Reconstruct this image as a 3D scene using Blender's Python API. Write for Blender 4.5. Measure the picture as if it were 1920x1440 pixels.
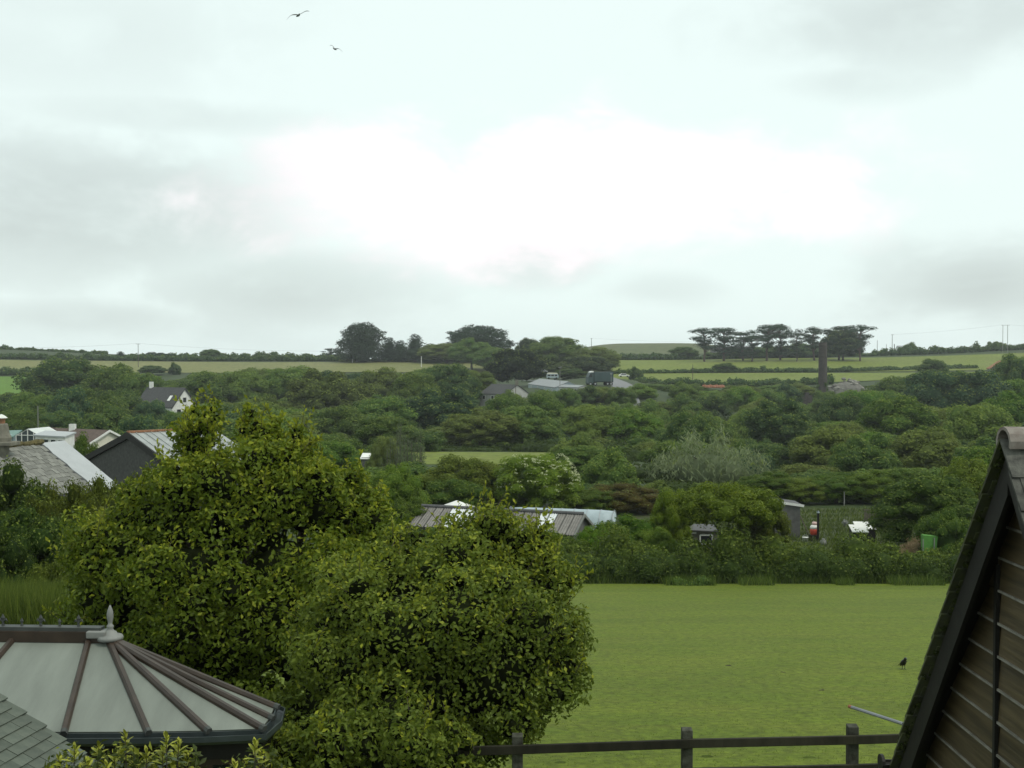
import bpy, math, random
import numpy as np
from mathutils import Vector, Matrix

# ------------------------------------------------------------------ clearing
for o in list(bpy.data.objects):
    bpy.data.objects.remove(o)
scene = bpy.context.scene
COL = scene.collection
R = math.radians
PI = math.pi

# ------------------------------------------------------------------ camera
F = 2200.0                       # focal length in pixels of a 1920 wide frame
PITCH = math.atan(50.0 / F)
cam_data = bpy.data.cameras.new('camera')
cam_data.sensor_width = 36.0
cam_data.lens = F / 1920.0 * 36.0
cam_data.clip_start = 0.1
cam_data.clip_end = 6000.0
cam = bpy.data.objects.new('camera', cam_data)
COL.objects.link(cam)
cam.location = (0, 0, 0)
cam.rotation_euler = (PI / 2 - PITCH, 0, 0)
scene.camera = cam

# ------------------------------------------------------------------ sky
SUN_EL, SUN_AZ = R(56), R(118)   # azimuth from +Y towards +X
world = bpy.data.worlds.new('World')
scene.world = world
world.use_nodes = True
wn, wl = world.node_tree.nodes, world.node_tree.links
wn.clear()


def wnode(t, **kw):
    n = wn.new(t)
    for k, v in kw.items():
        setattr(n, k, v)
    return n


def wmath(op, a, b=None, clamp=False):
    n = wnode('ShaderNodeMath', operation=op, use_clamp=clamp)
    for i, v in enumerate((a, b)):
        if v is None:
            continue
        if isinstance(v, (int, float)):
            n.inputs[i].default_value = v
        else:
            wl.new(v, n.inputs[i])
    return n.outputs[0]


tex = wnode('ShaderNodeTexCoord')
nish = wnode('ShaderNodeTexSky', sky_type='NISHITA', sun_disc=False, sun_elevation=SUN_EL,
             sun_rotation=SUN_AZ, air_density=1.0, dust_density=2.0)
bg_clear = wnode('ShaderNodeBackground')
wl.new(nish.outputs[0], bg_clear.inputs[0])
bg_clear.inputs[1].default_value = 0.1
# cloud sheet: noise on the direction flattened towards the horizon as a cloud deck is
sep = wnode('ShaderNodeSeparateXYZ')
wl.new(tex.outputs['Generated'], sep.inputs[0])
hz = wmath('ADD', wmath('MAXIMUM', sep.outputs[2], 0.0), 0.40)
comb = wnode('ShaderNodeCombineXYZ')
wl.new(wmath('DIVIDE', sep.outputs[0], hz), comb.inputs[0])
wl.new(wmath('DIVIDE', sep.outputs[1], hz), comb.inputs[1])
wl.new(wmath('MULTIPLY', sep.outputs[2], 5.0), comb.inputs[2])


def wnoise(scale, detail, rough, dist, off=(0, 0, 0)):
    m = wnode('ShaderNodeMapping')
    m.inputs['Location'].default_value = off
    wl.new(comb.outputs[0], m.inputs[0])
    n = wnode('ShaderNodeTexNoise')
    n.inputs['Scale'].default_value = scale
    n.inputs['Detail'].default_value = detail
    n.inputs['Roughness'].default_value = rough
    n.inputs['Distortion'].default_value = dist
    wl.new(m.outputs[0], n.inputs['Vector'])
    return n.outputs[0]


n_big = wnoise(1.1, 5, 0.55, 0.5, (2.3, 0.4, 1.0))
fm = wnode('ShaderNodeMapping')
fm.inputs['Scale'].default_value = (7.5, 7.5, 13.0)
wl.new(tex.outputs['Generated'], fm.inputs[0])
fnz = wnode('ShaderNodeTexNoise')
fnz.inputs['Scale'].default_value = 1.0
fnz.inputs['Detail'].default_value = 8
fnz.inputs['Roughness'].default_value = .58
fnz.inputs['Distortion'].default_value = .25
wl.new(fm.outputs[0], fnz.inputs['Vector'])
n_fine = fnz.outputs[0]


def wmask(az, el, raz, rel, soft=0.0):
    """soft round patch of the cloud deck in a direction (tangents of azimuth and elevation)"""
    d = Vector((az, 1.0, el)).normalized()
    s = wnode('ShaderNodeVectorMath', operation='SUBTRACT')
    wl.new(tex.outputs['Generated'], s.inputs[0])
    s.inputs[1].default_value = d
    m = wnode('ShaderNodeVectorMath', operation='MULTIPLY')
    wl.new(s.outputs[0], m.inputs[0])
    m.inputs[1].default_value = (1 / raz, 0.5, 1 / rel)
    l = wnode('ShaderNodeVectorMath', operation='LENGTH')
    wl.new(m.outputs[0], l.inputs[0])
    wob = wmath('ADD', l.outputs['Value'], wmath('MULTIPLY', wmath('SUBTRACT', n_fine, 0.5), 2.0))
    r = wnode('ShaderNodeMapRange', interpolation_type='SMOOTHERSTEP')
    wl.new(wob, r.inputs[0])
    r.inputs[1].default_value = 1.15
    r.inputs[2].default_value = 0.15
    return r.outputs[0]


dark = None
for az, el, ra, re_, k in ((-.40, .13, .25, .085, .72), (-.20, .055, .16, .050, .58), (.40, .062, .115, .052, .68),
                           (.020, .080, .075, .026, .40), (-.40, .28, .24, .07, .28), (-.30, .205, .16, .022, .30),
                           (.36, .29, .20, .055, .55), (-.36, .035, .14, .022, .45), (.13, .058, .07, .020, .28),
                           (.30, .235, .10, .02, .30)):
    m_ = wmath('MULTIPLY', wmask(az, el, ra, re_), k)
    dark = m_ if dark is None else wmath('MAXIMUM', dark, m_)
grey_noise = wmath('MULTIPLY', wmath('SUBTRACT', n_big, 0.55, True), .6)
dark = wmath('ADD', dark, grey_noise, True)
dark = wmath('MULTIPLY', dark, wmath('ADD', wmath('MULTIPLY', n_fine, 2.4), -0.28), True)
bright = wmask(.03, .142, .31, .070)
ramp = wnode('ShaderNodeMix', data_type='RGBA')
ramp.inputs['A'].default_value = (.80, .915, .885, 1)
ramp.inputs['B'].default_value = (.50, .56, .54, 1)
wl.new(dark, ramp.inputs['Factor'])
ramp2 = wnode('ShaderNodeMix', data_type='RGBA')
wl.new(ramp.outputs['Result'], ramp2.inputs['A'])
ramp2.inputs['B'].default_value = (1.13, .975, 1.02, 1)
wl.new(wmath('MULTIPLY', bright, wmath('SUBTRACT', 1.0, dark, True)), ramp2.inputs['Factor'])
bg_cloud = wnode('ShaderNodeBackground')
wl.new(ramp2.outputs['Result'], bg_cloud.inputs[0])
bg_cloud.inputs[1].default_value = 1.0
wmix = wnode('ShaderNodeMixShader')
wmix.inputs[0].default_value = 0.94
wl.new(bg_clear.outputs[0], wmix.inputs[1])
wl.new(bg_cloud.outputs[0], wmix.inputs[2])
wout = wnode('ShaderNodeOutputWorld')
wl.new(wmix.outputs[0], wout.inputs[0])

# ------------------------------------------------------------------ sun through the overcast, exposure
sun_d = bpy.data.lights.new('sun', 'SUN')
sun_d.energy = 1.5
sun_d.angle = R(12)
sun_d.color = (1.0, .95, .86)
sun = bpy.data.objects.new('sun', sun_d)
COL.objects.link(sun)
sd = Vector((math.sin(SUN_AZ) * math.cos(SUN_EL), math.cos(SUN_AZ) * math.cos(SUN_EL), math.sin(SUN_EL)))
sun.rotation_euler = sd.to_track_quat('Z', 'Y').to_euler()
scene.view_settings.view_transform = 'Standard'
scene.view_settings.look = 'None'
scene.view_settings.gamma = 1.0
scene.view_settings.use_curve_mapping = False
scene.view_settings.exposure = 0.2
scene.cycles.max_bounces = 6
scene.cycles.diffuse_bounces = 3
scene.cycles.transparent_max_bounces = 8
scene.cycles.use_denoising = True

# ------------------------------------------------------------------ projection and terrain
SP, CP = math.sin(PITCH), math.cos(PITCH)


def W(px, py, d):
    """world point at horizontal distance d seen at photo pixel (px, py)"""
    r = (720.0 - py) / F
    z = d * (r * CP - SP) / (CP + r * SP)
    depth = d * CP - z * SP
    return Vector(((px - 960.0) / F * depth, d, z))


def project(p):
    depth = p[1] * CP - p[2] * SP
    up = p[1] * SP + p[2] * CP
    return 960 + F * p[0] / depth, 720 - F * up / depth


_tY = np.array([-60, 0, 12, 20, 35, 58, 75, 95, 155, 175, 215, 280, 340, 400, 445, 500, 560, 600, 650, 700, 800, 1000, 1500, 1700], float)
_tZ = np.array([-5, -5, -5.0, -6.1, -8.2, -11.2, -12.2, -12.8, -12.8, -13.9, -17.6, -20, -19.4, -14.6, -11.2, -8.8, -5.0, -2.4, -.4, .3, -1.5, -6, -22, -24], float)
_gy = np.arange(-60, 1701, 1.0)
_gz = np.interp(_gy, _tY, _tZ)
_k = np.hanning(13)
_k /= _k.sum()
_gz = np.convolve(np.pad(_gz, 6, mode='edge'), _k, mode='valid')


def sstep(a, b, x):
    t = np.clip((np.asarray(x, float) - a) / (b - a), 0, 1)
    return t * t * (3 - 2 * t)


def terrain(X, Y):
    X = np.asarray(X, float)
    Y = np.asarray(Y, float)
    z = np.interp(Y, _gy, _gz)
    ridge = np.interp(X, [-500, -300, -240, -175, -100, 100, 190, 240, 300, 420], [8, 4.6, 1.7, -.6, -1.2, -.2, 1.2, 3.0, 5.6, 7.5])
    z = z + ridge * sstep(550, 690, Y)
    z = z + 5.0 * sstep(70, 190, X) * sstep(140, 260, Y) * (1 - sstep(380, 520, Y))
    z = z + 9.5 * np.exp(-((X - 24) / 46.0) ** 2) * np.exp(-((Y - 352) / 56.0) ** 2)
    z = z + 3.6 * np.exp(-((X - 33) / 24.0) ** 2) * np.exp(-((Y - 425) / 30.0) ** 2)
    z = z - 4.6 * sstep(100, 135, Y) * (1 - sstep(165, 225, Y)) * (sstep(15, 27, X) + sstep(-75, -60, X) * (1 - sstep(-34, -22, X)))
    z = z + 16.0 * np.exp(-((X - 112) / 78.0) ** 4) * np.exp(-((Y - 960) / 130.0) ** 2)
    z = z + 0.25 * np.sin(X * .045 + 1.0) * np.sin(Y * .031) * sstep(90, 200, Y)
    return z


def tz(x, y):
    return float(terrain(x, y))


def ground_hit(px, py, d0=8.0, d1=1200.0):
    """first distance at which the terrain shows at that pixel"""
    d = d0
    while d < d1:
        p = W(px, py, d)
        if p.z <= tz(p.x, p.y):
            return d
        d *= 1.004
    return d1


# ------------------------------------------------------------------ object helpers
def empty(name, loc):
    o = bpy.data.objects.new(name, None)
    o.location = loc
    o.empty_display_size = 0.3
    COL.objects.link(o)
    return o


def tag(o, label=None, cat=None, group=None, kind=None):
    if label:
        o['label'] = label
    if cat:
        o['category'] = cat
    if group:
        o['group'] = group
    if kind:
        o['kind'] = kind
    return o


def thing(name, label, cat, loc, group=None):
    return tag(empty(name, loc), label, cat, group)


def link(name, mesh, parent=None, color=None):
    """link a mesh built in world coordinates; under a parent it keeps its world place"""
    o = bpy.data.objects.new(name, mesh)
    COL.objects.link(o)
    if parent is not None:
        o.parent = parent
        p, off = parent, Vector((0, 0, 0))
        while p is not None:
            off += Vector(p.location)
            p = p.parent
        o.location = -off
    if color is not None:
        o.color = (*color, 1)
    return o


def lift(parent, o):
    """parent o under parent keeping its world place (no rotations above it)"""
    o.parent = parent
    p, off = parent, Vector((0, 0, 0))
    while p is not None:
        off += Vector(p.location)
        p = p.parent
    o.location = Vector(o.location) - off
    return o


class MB:
    def __init__(s):
        s.v, s.f = [], []

    def add(s, verts, faces):
        b = len(s.v)
        s.v.extend([tuple(v) for v in verts])
        s.f.extend([tuple(i + b for i in f) for f in faces])
        return s

    def hexa(s, p):
        """eight corners: 0-3 one face in order, 4-7 the face opposite"""
        return s.add(p, [(0, 3, 2, 1), (4, 5, 6, 7), (0, 1, 5, 4), (1, 2, 6, 5), (2, 3, 7, 6), (3, 0, 4, 7)])

    def box(s, c, size, ax=None, ay=None, az=None):
        c = Vector(c)
        ax = Vector(ax or (1, 0, 0)) * size[0] / 2
        ay = Vector(ay or (0, 1, 0)) * size[1] / 2
        az = Vector(az or (0, 0, 1)) * size[2] / 2
        return s.hexa([c - ax - ay - az, c + ax - ay - az, c + ax + ay - az, c - ax + ay - az,
                       c - ax - ay + az, c + ax - ay + az, c + ax + ay + az, c - ax + ay + az])

    def slab(s, quad, t):
        """a quad thickened by vector t"""
        t = Vector(t)
        q = [Vector(p) for p in quad]
        return s.hexa(q + [p + t for p in q])

    def bar(s, a, b, w, h, up=(0, 0, 1)):
        a, b = Vector(a), Vector(b)
        d = (b - a).normalized()
        side = d.cross(Vector(up)).normalized()
        u = side.cross(d).normalized()
        w2, h2 = side * w / 2, u * h / 2
        return s.hexa([a - w2 - h2, a + w2 - h2, a + w2 + h2, a - w2 + h2, b - w2 - h2, b + w2 - h2, b + w2 + h2, b - w2 + h2])

    def tube(s, pts, rad, n=8, flat=1.0, cap=True):
        pts = [Vector(p) for p in pts]
        if isinstance(rad, (int, float)):
            rad = [rad] * len(pts)
        base = len(s.v)
        for i, p in enumerate(pts):
            d = (pts[min(i + 1, len(pts) - 1)] - pts[max(i - 1, 0)])
            if d.length < 1e-9:
                d = Vector((0, 0, 1))
            d.normalize()
            ref = Vector((0, 0, 1)) if abs(d.z) < .9 else Vector((0, 1, 0))
            a = d.cross(ref).normalized()
            b = a.cross(d).normalized()
            for k in range(n):
                t = 2 * PI * k / n
                q = p + a * math.cos(t) * rad[i] + b * math.sin(t) * rad[i] * flat
                s.v.append(tuple(q))
        for i in range(len(pts) - 1):
            for k in range(n):
                k2 = (k + 1) % n
                s.f.append((base + i * n + k, base + i * n + k2, base + (i + 1) * n + k2, base + (i + 1) * n + k))
        if cap:
            s.f.append(tuple(base + k for k in range(n))[::-1])
            s.f.append(tuple(base + (len(pts) - 1) * n + k for k in range(n)))
        return s

    def lathe(s, c, prof, n=16):
        """profile of (radius, height) round a vertical axis at c"""
        c = Vector(c)
        return s.tube_rings([[c + Vector((r * math.cos(2 * PI * k / n), r * math.sin(2 * PI * k / n), h)) for k in range(n)] for r, h in prof])

    def tube_rings(s, rings):
        base, n = len(s.v), len(rings[0])
        for r in rings:
            s.v.extend(tuple(p) for p in r)
        for i in range(len(rings) - 1):
            for k in range(n):
                k2 = (k + 1) % n
                s.f.append((base + i * n + k, base + i * n + k2, base + (i + 1) * n + k2, base + (i + 1) * n + k))
        s.f.append(tuple(base + k for k in range(n))[::-1])
        s.f.append(tuple(base + (len(rings) - 1) * n + k for k in range(n)))
        return s

    def mesh(s, name, mat, smooth=False):
        m = bpy.data.meshes.new(name)
        m.from_pydata(s.v, [], s.f)
        m.update()
        if mat:
            m.materials.append(mat)
        if smooth:
            m.polygons.foreach_set('use_smooth', [True] * len(m.polygons))
        return m

    def build(s, name, mat, parent=None, smooth=False, bevel=0):
        o = link(name, s.mesh(name, mat, smooth), parent)
        if bevel:
            b = o.modifiers.new('bevel', 'BEVEL')
            b.width = bevel
            b.segments = 2
            b.limit_method = 'ANGLE'
        return o


# ------------------------------------------------------------------ materials
def newmat(name):
    m = bpy.data.materials.new(name)
    m.use_nodes = True
    nt = m.node_tree
    nt.nodes.clear()
    return m, nt.nodes, nt.links


def simple(name, col, rough=.7, var=.25, scale=4.0, bump=0.0, spec=.3, col2=None, metal=0.0, objvar=0.0, stretch=(1, 1, 1), detail=5):
    m, N, L = newmat(name)
    out = N.new('ShaderNodeOutputMaterial')
    bs = N.new('ShaderNodeBsdfPrincipled')
    L.new(bs.outputs[0], out.inputs[0])
    tc = N.new('ShaderNodeTexCoord')
    mp = N.new('ShaderNodeMapping')
    mp.inputs['Scale'].default_value = stretch
    L.new(tc.outputs['Object'], mp.inputs[0])
    no = N.new('ShaderNodeTexNoise')
    no.inputs['Scale'].default_value = scale
    no.inputs['Detail'].default_value = detail
    no.inputs['Roughness'].default_value = .62
    L.new(mp.outputs[0], no.inputs['Vector'])
    rp = N.new('ShaderNodeMapRange')
    rp.inputs[1].default_value = .32
    rp.inputs[2].default_value = .68
    L.new(no.outputs[0], rp.inputs[0])
    mx = N.new('ShaderNodeMix')
    mx.data_type = 'RGBA'
    c2 = col2 or tuple(c * (1 + var) for c in col)
    c1 = col if col2 else tuple(c * (1 - var) for c in col)
    mx.inputs['A'].default_value = (*c1, 1)
    mx.inputs['B'].default_value = (*c2, 1)
    L.new(rp.outputs[0], mx.inputs['Factor'])
    last = mx.outputs['Result']
    if objvar:
        oi = N.new('ShaderNodeObjectInfo')
        mr = N.new('ShaderNodeMapRange')
        mr.inputs[3].default_value = 1 - objvar
        mr.inputs[4].default_value = 1 + objvar
        L.new(oi.outputs['Random'], mr.inputs[0])
        hs = N.new('ShaderNodeHueSaturation')
        L.new(mr.outputs[0], hs.inputs['Value'])
        L.new(last, hs.inputs['Color'])
        last = hs.outputs[0]
    L.new(last, bs.inputs['Base Color'])
    bs.inputs['Roughness'].default_value = rough
    bs.inputs['Specular IOR Level'].default_value = spec
    bs.inputs['Metallic'].default_value = metal
    if bump:
        bp = N.new('ShaderNodeBump')
        bp.inputs['Strength'].default_value = bump
        bp.inputs['Distance'].default_value = .02
        L.new(no.outputs[0], bp.inputs['Height'])
        L.new(bp.outputs[0], bs.inputs['Normal'])
    return m


def leafmat(name, rough=.5, spec=.3, trans=.25, tipcol=(.16, .19, .03), spread=.45):
    """leaf: the object's own colour, varied leaf by leaf, with yellower tips for new growth and painted-in lit tops"""
    m, N, L = newmat(name)
    out = N.new('ShaderNodeOutputMaterial')
    oi = N.new('ShaderNodeObjectInfo')
    at = N.new('ShaderNodeAttribute')
    at.attribute_name = 'tone'
    ti = N.new('ShaderNodeAttribute')
    ti.attribute_name = 'tip'
    mr = N.new('ShaderNodeMapRange')
    mr.inputs[3].default_value = 1 - spread
    mr.inputs[4].default_value = 1 + spread
    L.new(at.outputs['Fac'], mr.inputs[0])
    hr = N.new('ShaderNodeMapRange')
    hr.inputs[3].default_value = .515
    hr.inputs[4].default_value = .485
    L.new(at.outputs['Fac'], hr.inputs[0])
    hs = N.new('ShaderNodeHueSaturation')
    L.new(oi.outputs['Color'], hs.inputs['Color'])
    L.new(mr.outputs[0], hs.inputs['Value'])
    L.new(hr.outputs[0], hs.inputs['Hue'])
    mx = N.new('ShaderNodeMix')
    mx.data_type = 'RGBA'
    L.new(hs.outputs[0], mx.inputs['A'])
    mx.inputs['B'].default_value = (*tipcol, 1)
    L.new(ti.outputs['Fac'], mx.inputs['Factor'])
    bs = N.new('ShaderNodeBsdfPrincipled')
    bs.inputs['Roughness'].default_value = rough
    bs.inputs['Specular IOR Level'].default_value = spec
    L.new(mx.outputs['Result'], bs.inputs['Base Color'])
    tr = N.new('ShaderNodeBsdfTranslucent')
    L.new(mx.outputs['Result'], tr.inputs['Color'])
    ms = N.new('ShaderNodeMixShader')
    ms.inputs[0].default_value = trans
    L.new(bs.outputs[0], ms.inputs[1])
    L.new(tr.outputs[0], ms.inputs[2])
    L.new(ms.outputs[0], out.inputs[0])
    return m


def grassmat(name, c1, c2, c3, streak=(.25, 1.6, 1), scale=.5, fine=9.0):
    """grass turf: broad patches, streaks left by mowing, fine speckle"""
    m, N, L = newmat(name)
    out = N.new('ShaderNodeOutputMaterial')
    bs = N.new('ShaderNodeBsdfPrincipled')
    bs.inputs['Roughness'].default_value = .8
    bs.inputs['Specular IOR Level'].default_value = .15
    L.new(bs.outputs[0], out.inputs[0])
    tc = N.new('ShaderNodeTexCoord')

    def nz(sc, st, det, lo, hi):
        mp = N.new('ShaderNodeMapping')
        mp.inputs['Scale'].default_value = st
        L.new(tc.outputs['Object'], mp.inputs[0])
        n = N.new('ShaderNodeTexNoise')
        n.inputs['Scale'].default_value = sc
        n.inputs['Detail'].default_value = det
        n.inputs['Roughness'].default_value = .65
        L.new(mp.outputs[0], n.inputs['Vector'])
        r = N.new('ShaderNodeMapRange')
        r.inputs[1].default_value = lo
        r.inputs[2].default_value = hi
        L.new(n.outputs[0], r.inputs[0])
        return r.outputs[0], n.outputs[0]

    a, _ = nz(scale, streak, 4, .36, .64)
    b, _ = nz(scale * 3.1, streak, 6, .40, .66)
    c, raw = nz(fine, (1, 1, 1), 6, .35, .7)
    m1 = N.new('ShaderNodeMix')
    m1.data_type = 'RGBA'
    m1.inputs['A'].default_value = (*c1, 1)
    m1.inputs['B'].default_value = (*c2, 1)
    L.new(a, m1.inputs['Factor'])
    m2 = N.new('ShaderNodeMix')
    m2.data_type = 'RGBA'
    L.new(m1.outputs['Result'], m2.inputs['A'])
    m2.inputs['B'].default_value = (*c3, 1)
    mm = N.new('ShaderNodeMath')
    mm.operation = 'MULTIPLY'
    mm.inputs[1].default_value = .6
    L.new(b, mm.inputs[0])
    L.new(mm.outputs[0], m2.inputs['Factor'])
    hs = N.new('ShaderNodeHueSaturation')
    L.new(m2.outputs['Result'], hs.inputs['Color'])
    vr = N.new('ShaderNodeMapRange')
    vr.inputs[3].default_value = .62
    vr.inputs[4].default_value = 1.34
    L.new(c, vr.inputs[0])
    L.new(vr.outputs[0], hs.inputs['Value'])
    L.new(hs.outputs[0], bs.inputs['Base Color'])
    bp = N.new('ShaderNodeBump')
    bp.inputs['Strength'].default_value = .5
    bp.inputs['Distance'].default_value = .04
    L.new(raw, bp.inputs['Height'])
    L.new(bp.outputs[0], bs.inputs['Normal'])
    return m


M = {}
M['leaf'] = leafmat('broad_leaf', .6, .08, .42, (.200, .255, .045), .30)
M['leaf_gloss'] = leafmat('glossy_leaf', .45, .15, .44, (.33, .36, .030), .5)
M['needle'] = leafmat('needle', .7, .06, .1, (.05, .075, .02))
M['blossom_leaf'] = leafmat('blossom_leaf', .6, .2, .25, (.55, .58, .34))
M['twig'] = simple('twigs', (.012, .015, .006), 1.0, .4, 3, 0, .0)  # inner twigs made near-black; shade between the leaves is put into their colour
M['bark'] = simple('bark', (.06, .05, .04), .9, .35, 6, .5)
M['pine_bark'] = simple('pine_bark', (.10, .07, .055), .9, .3, 4, .4)
M['soil'] = simple('soil', (.035, .03, .018), .95, .4, 8, .5)
# ------------------------------------------------------------------ foliage
def icosphere(sub=1):
    t = (1 + 5 ** .5) / 2
    v = [(-1, t, 0), (1, t, 0), (-1, -t, 0), (1, -t, 0), (0, -1, t), (0, 1, t), (0, -1, -t), (0, 1, -t), (t, 0, -1), (t, 0, 1), (-t, 0, -1), (-t, 0, 1)]
    f = [(0, 11, 5), (0, 5, 1), (0, 1, 7), (0, 7, 10), (0, 10, 11), (1, 5, 9), (5, 11, 4), (11, 10, 2), (10, 7, 6), (7, 1, 8), (3, 9, 4), (3, 4, 2), (3, 2, 6), (3, 6, 8), (3, 8, 9), (4, 9, 5), (2, 4, 11), (6, 2, 10), (8, 6, 7), (9, 8, 1)]
    v = [np.array(p, float) / np.linalg.norm(p) for p in v]
    for _ in range(sub):
        cache, nf = {}, []

        def mid(a, b):
            k = (min(a, b), max(a, b))
            if k not in cache:
                p = v[a] + v[b]
                v.append(p / np.linalg.norm(p))
                cache[k] = len(v) - 1
            return cache[k]
        for a, b, c in f:
            x, y, z = mid(a, b), mid(b, c), mid(c, a)
            nf += [(a, x, z), (b, y, x), (c, z, y), (x, y, z)]
        f = nf
    return np.array(v), np.array(f)


ICO_V, ICO_F = icosphere(1)


def nrmz(a):
    return a / np.maximum(np.linalg.norm(a, axis=1, keepdims=True), 1e-9)


def rdir(rng, n):
    return nrmz(rng.normal(size=(n, 3)))


def sublobes(lobes, rng, k, rel, zmin=-.6, jit=.25, push=.85):
    """smaller clumps sitting on the surface of each lobe"""
    out = []
    for c, r in lobes:
        c, r = np.array(c, float), np.array(r, float)
        d = rdir(rng, k * 3)
        d = d[d[:, 2] > zmin][:k]
        for q in d:
            s = rel * (1 + jit * rng.uniform(-1, 1))
            out.append((c + q * r * push, r * s))
    return out


def leaf_cloud(lobes, rng, dens, cull=None, jit=.12, zcut=-.35, zkeep=.35, back=None):
    """points with outward normals on the outside of a union of ellipsoids"""
    P, Nn = [], []
    for c, r in lobes:
        c, r = np.array(c, float), np.array(r, float)
        area = 4 * PI * ((r[0] * r[1]) ** 1.6 / 3 + (r[0] * r[2]) ** 1.6 / 3 + (r[1] * r[2]) ** 1.6 / 3) ** (1 / 1.6)
        n = max(4, int(area * dens))
        d = rdir(rng, n)
        keep = (d[:, 2] > zcut) | (rng.random(n) < zkeep)
        if back is not None:
            keep &= (d[:, 1] < .45) | (rng.random(n) < back)
        d = d[keep]
        P.append(c + d * r * (1 + jit * rng.normal(size=(len(d), 1))))
        Nn.append(nrmz(d / r))
    P, Nn = np.concatenate(P), np.concatenate(Nn)
    cull = lobes if cull is None else cull
    ok = np.ones(len(P), bool)
    for c, r in cull:
        c, r = np.array(c, float), np.array(r, float)
        rm = r.max()
        near = np.where(ok & (np.abs(P[:, 0] - c[0]) < rm) & (np.abs(P[:, 1] - c[1]) < rm))[0]
        if len(near):
            q = (P[near] - c) / r
            ok[near[(q * q).sum(1) < .72 ** 2]] = False
    return P[ok], Nn[ok]


def mesh_tris(name, V, T, mats, tone=None, tip=None, matidx=None):
    m = bpy.data.meshes.new(name)
    V = np.ascontiguousarray(V, np.float32)
    T = np.ascontiguousarray(T, np.int32)
    m.vertices.add(len(V))
    m.vertices.foreach_set('co', V.ravel())
    m.loops.add(T.size)
    m.loops.foreach_set('vertex_index', T.ravel())
    m.polygons.add(len(T))
    m.polygons.foreach_set('loop_start', np.arange(0, T.size, 3, dtype=np.int32))
    m.polygons.foreach_set('loop_total', np.full(len(T), 3, np.int32))
    for k in mats:
        m.materials.append(k)
    if matidx is not None:
        m.polygons.foreach_set('material_index', matidx.astype(np.int32))
    m.update(calc_edges=True)
    for nm, a in (('tone', tone), ('tip', tip)):
        if a is not None:
            at = m.attributes.new(nm, 'FLOAT', 'POINT')
            at.data.foreach_set('value', np.ascontiguousarray(a, np.float32))
    return m


def leaf_geo(P, Nn, rng, L, Wd, fold=.15, njit=.55, up=.25, axis=None, abias=0.0, lvar=.3):
    """one folded diamond of two triangles for each leaf"""
    n = len(P)
    N2 = nrmz(Nn + njit * rng.normal(size=(n, 3)) + np.array([0, 0, up]))
    A = rng.normal(size=(n, 3))
    A = nrmz(A)
    if axis is not None:
        A = nrmz(A + abias * (Nn if isinstance(axis, str) else np.array(axis, float)))
    A = nrmz(A - N2 * (A * N2).sum(1, keepdims=True) * (0.75 if axis is not None else 1.0))
    B = nrmz(np.cross(N2, A))
    s = (1 + lvar * rng.uniform(-1, 1, (n, 1)))
    l, w = L * s / 2, Wd * s / 2
    V = np.empty((n, 4, 3))
    V[:, 0] = P - A * l
    V[:, 1] = P + A * l
    V[:, 2] = P + B * w + N2 * w * fold * 2
    V[:, 3] = P - B * w + N2 * w * fold * 2
    i = np.arange(n)[:, None] * 4
    T = np.concatenate([i + [0, 1, 2], i + [0, 3, 1]])
    return V.reshape(-1, 3), T


def foliage(name, mat, lobes, cores, rng, dens, L, Wd, tipf=None, core_scale=.8, back=None, tone_fn=None, zcut=-.35, zkeep=.35, jit=.12, **kw):
    """a crown: leaves on the lobes, wrapped round solid cores; behind glossy leaves their near-black paints in the shade"""
    P, Nn = leaf_cloud(lobes, rng, dens, cull=list(lobes) + list(cores), back=back, zcut=zcut, zkeep=zkeep, jit=jit)
    V, T = leaf_geo(P, Nn, rng, L, Wd, **kw)
    tone = rng.random(len(P))
    if tone_fn is not None:
        tone = np.clip(.5 * tone + tone_fn(P), 0, 1)
    tip = np.zeros(len(P)) if tipf is None else tipf(P, Nn, rng)
    tone, tip = np.repeat(tone, 4), np.repeat(tip, 4)
    Vs, Ts, b = [V], [T], len(V)
    nc, ntl = 0, len(T)
    for c, r in cores:
        v = ICO_V * np.array(r) * core_scale * (1 + .1 * rng.normal(size=(len(ICO_V), 1))) + np.array(c)
        Vs.append(v)
        Ts.append(ICO_F + b)
        b += len(v)
        nc += len(v)
    tone = np.concatenate([tone, np.full(nc, .25)])
    tip = np.concatenate([tip, np.zeros(nc)])
    Tall = np.concatenate(Ts)
    return mesh_tris(name, np.concatenate(Vs), Tall, [mat, M['twig'] if mat is M['leaf_gloss'] else mat], tone, tip, (np.arange(len(Tall)) >= ntl))


def wavetone(rng, k=.5):
    """slow change of tone through a crown, as clumps of older and younger leaves make"""
    f = rng.normal(size=(3, 3)) * 1.2
    ph = rng.uniform(0, 6, 3)

    def fn(P):
        s = sum(np.sin(P @ f[i] + ph[i]) for i in range(3)) / 3
        return .25 + k * .5 * s
    return fn


def tipper(amount, zlo=-.1):  # paler leaves facing up: new growth, and lit crown tops put into the colour
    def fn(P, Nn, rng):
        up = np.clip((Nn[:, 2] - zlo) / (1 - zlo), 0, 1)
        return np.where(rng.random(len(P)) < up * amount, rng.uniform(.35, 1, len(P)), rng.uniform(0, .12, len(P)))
    return fn


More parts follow.
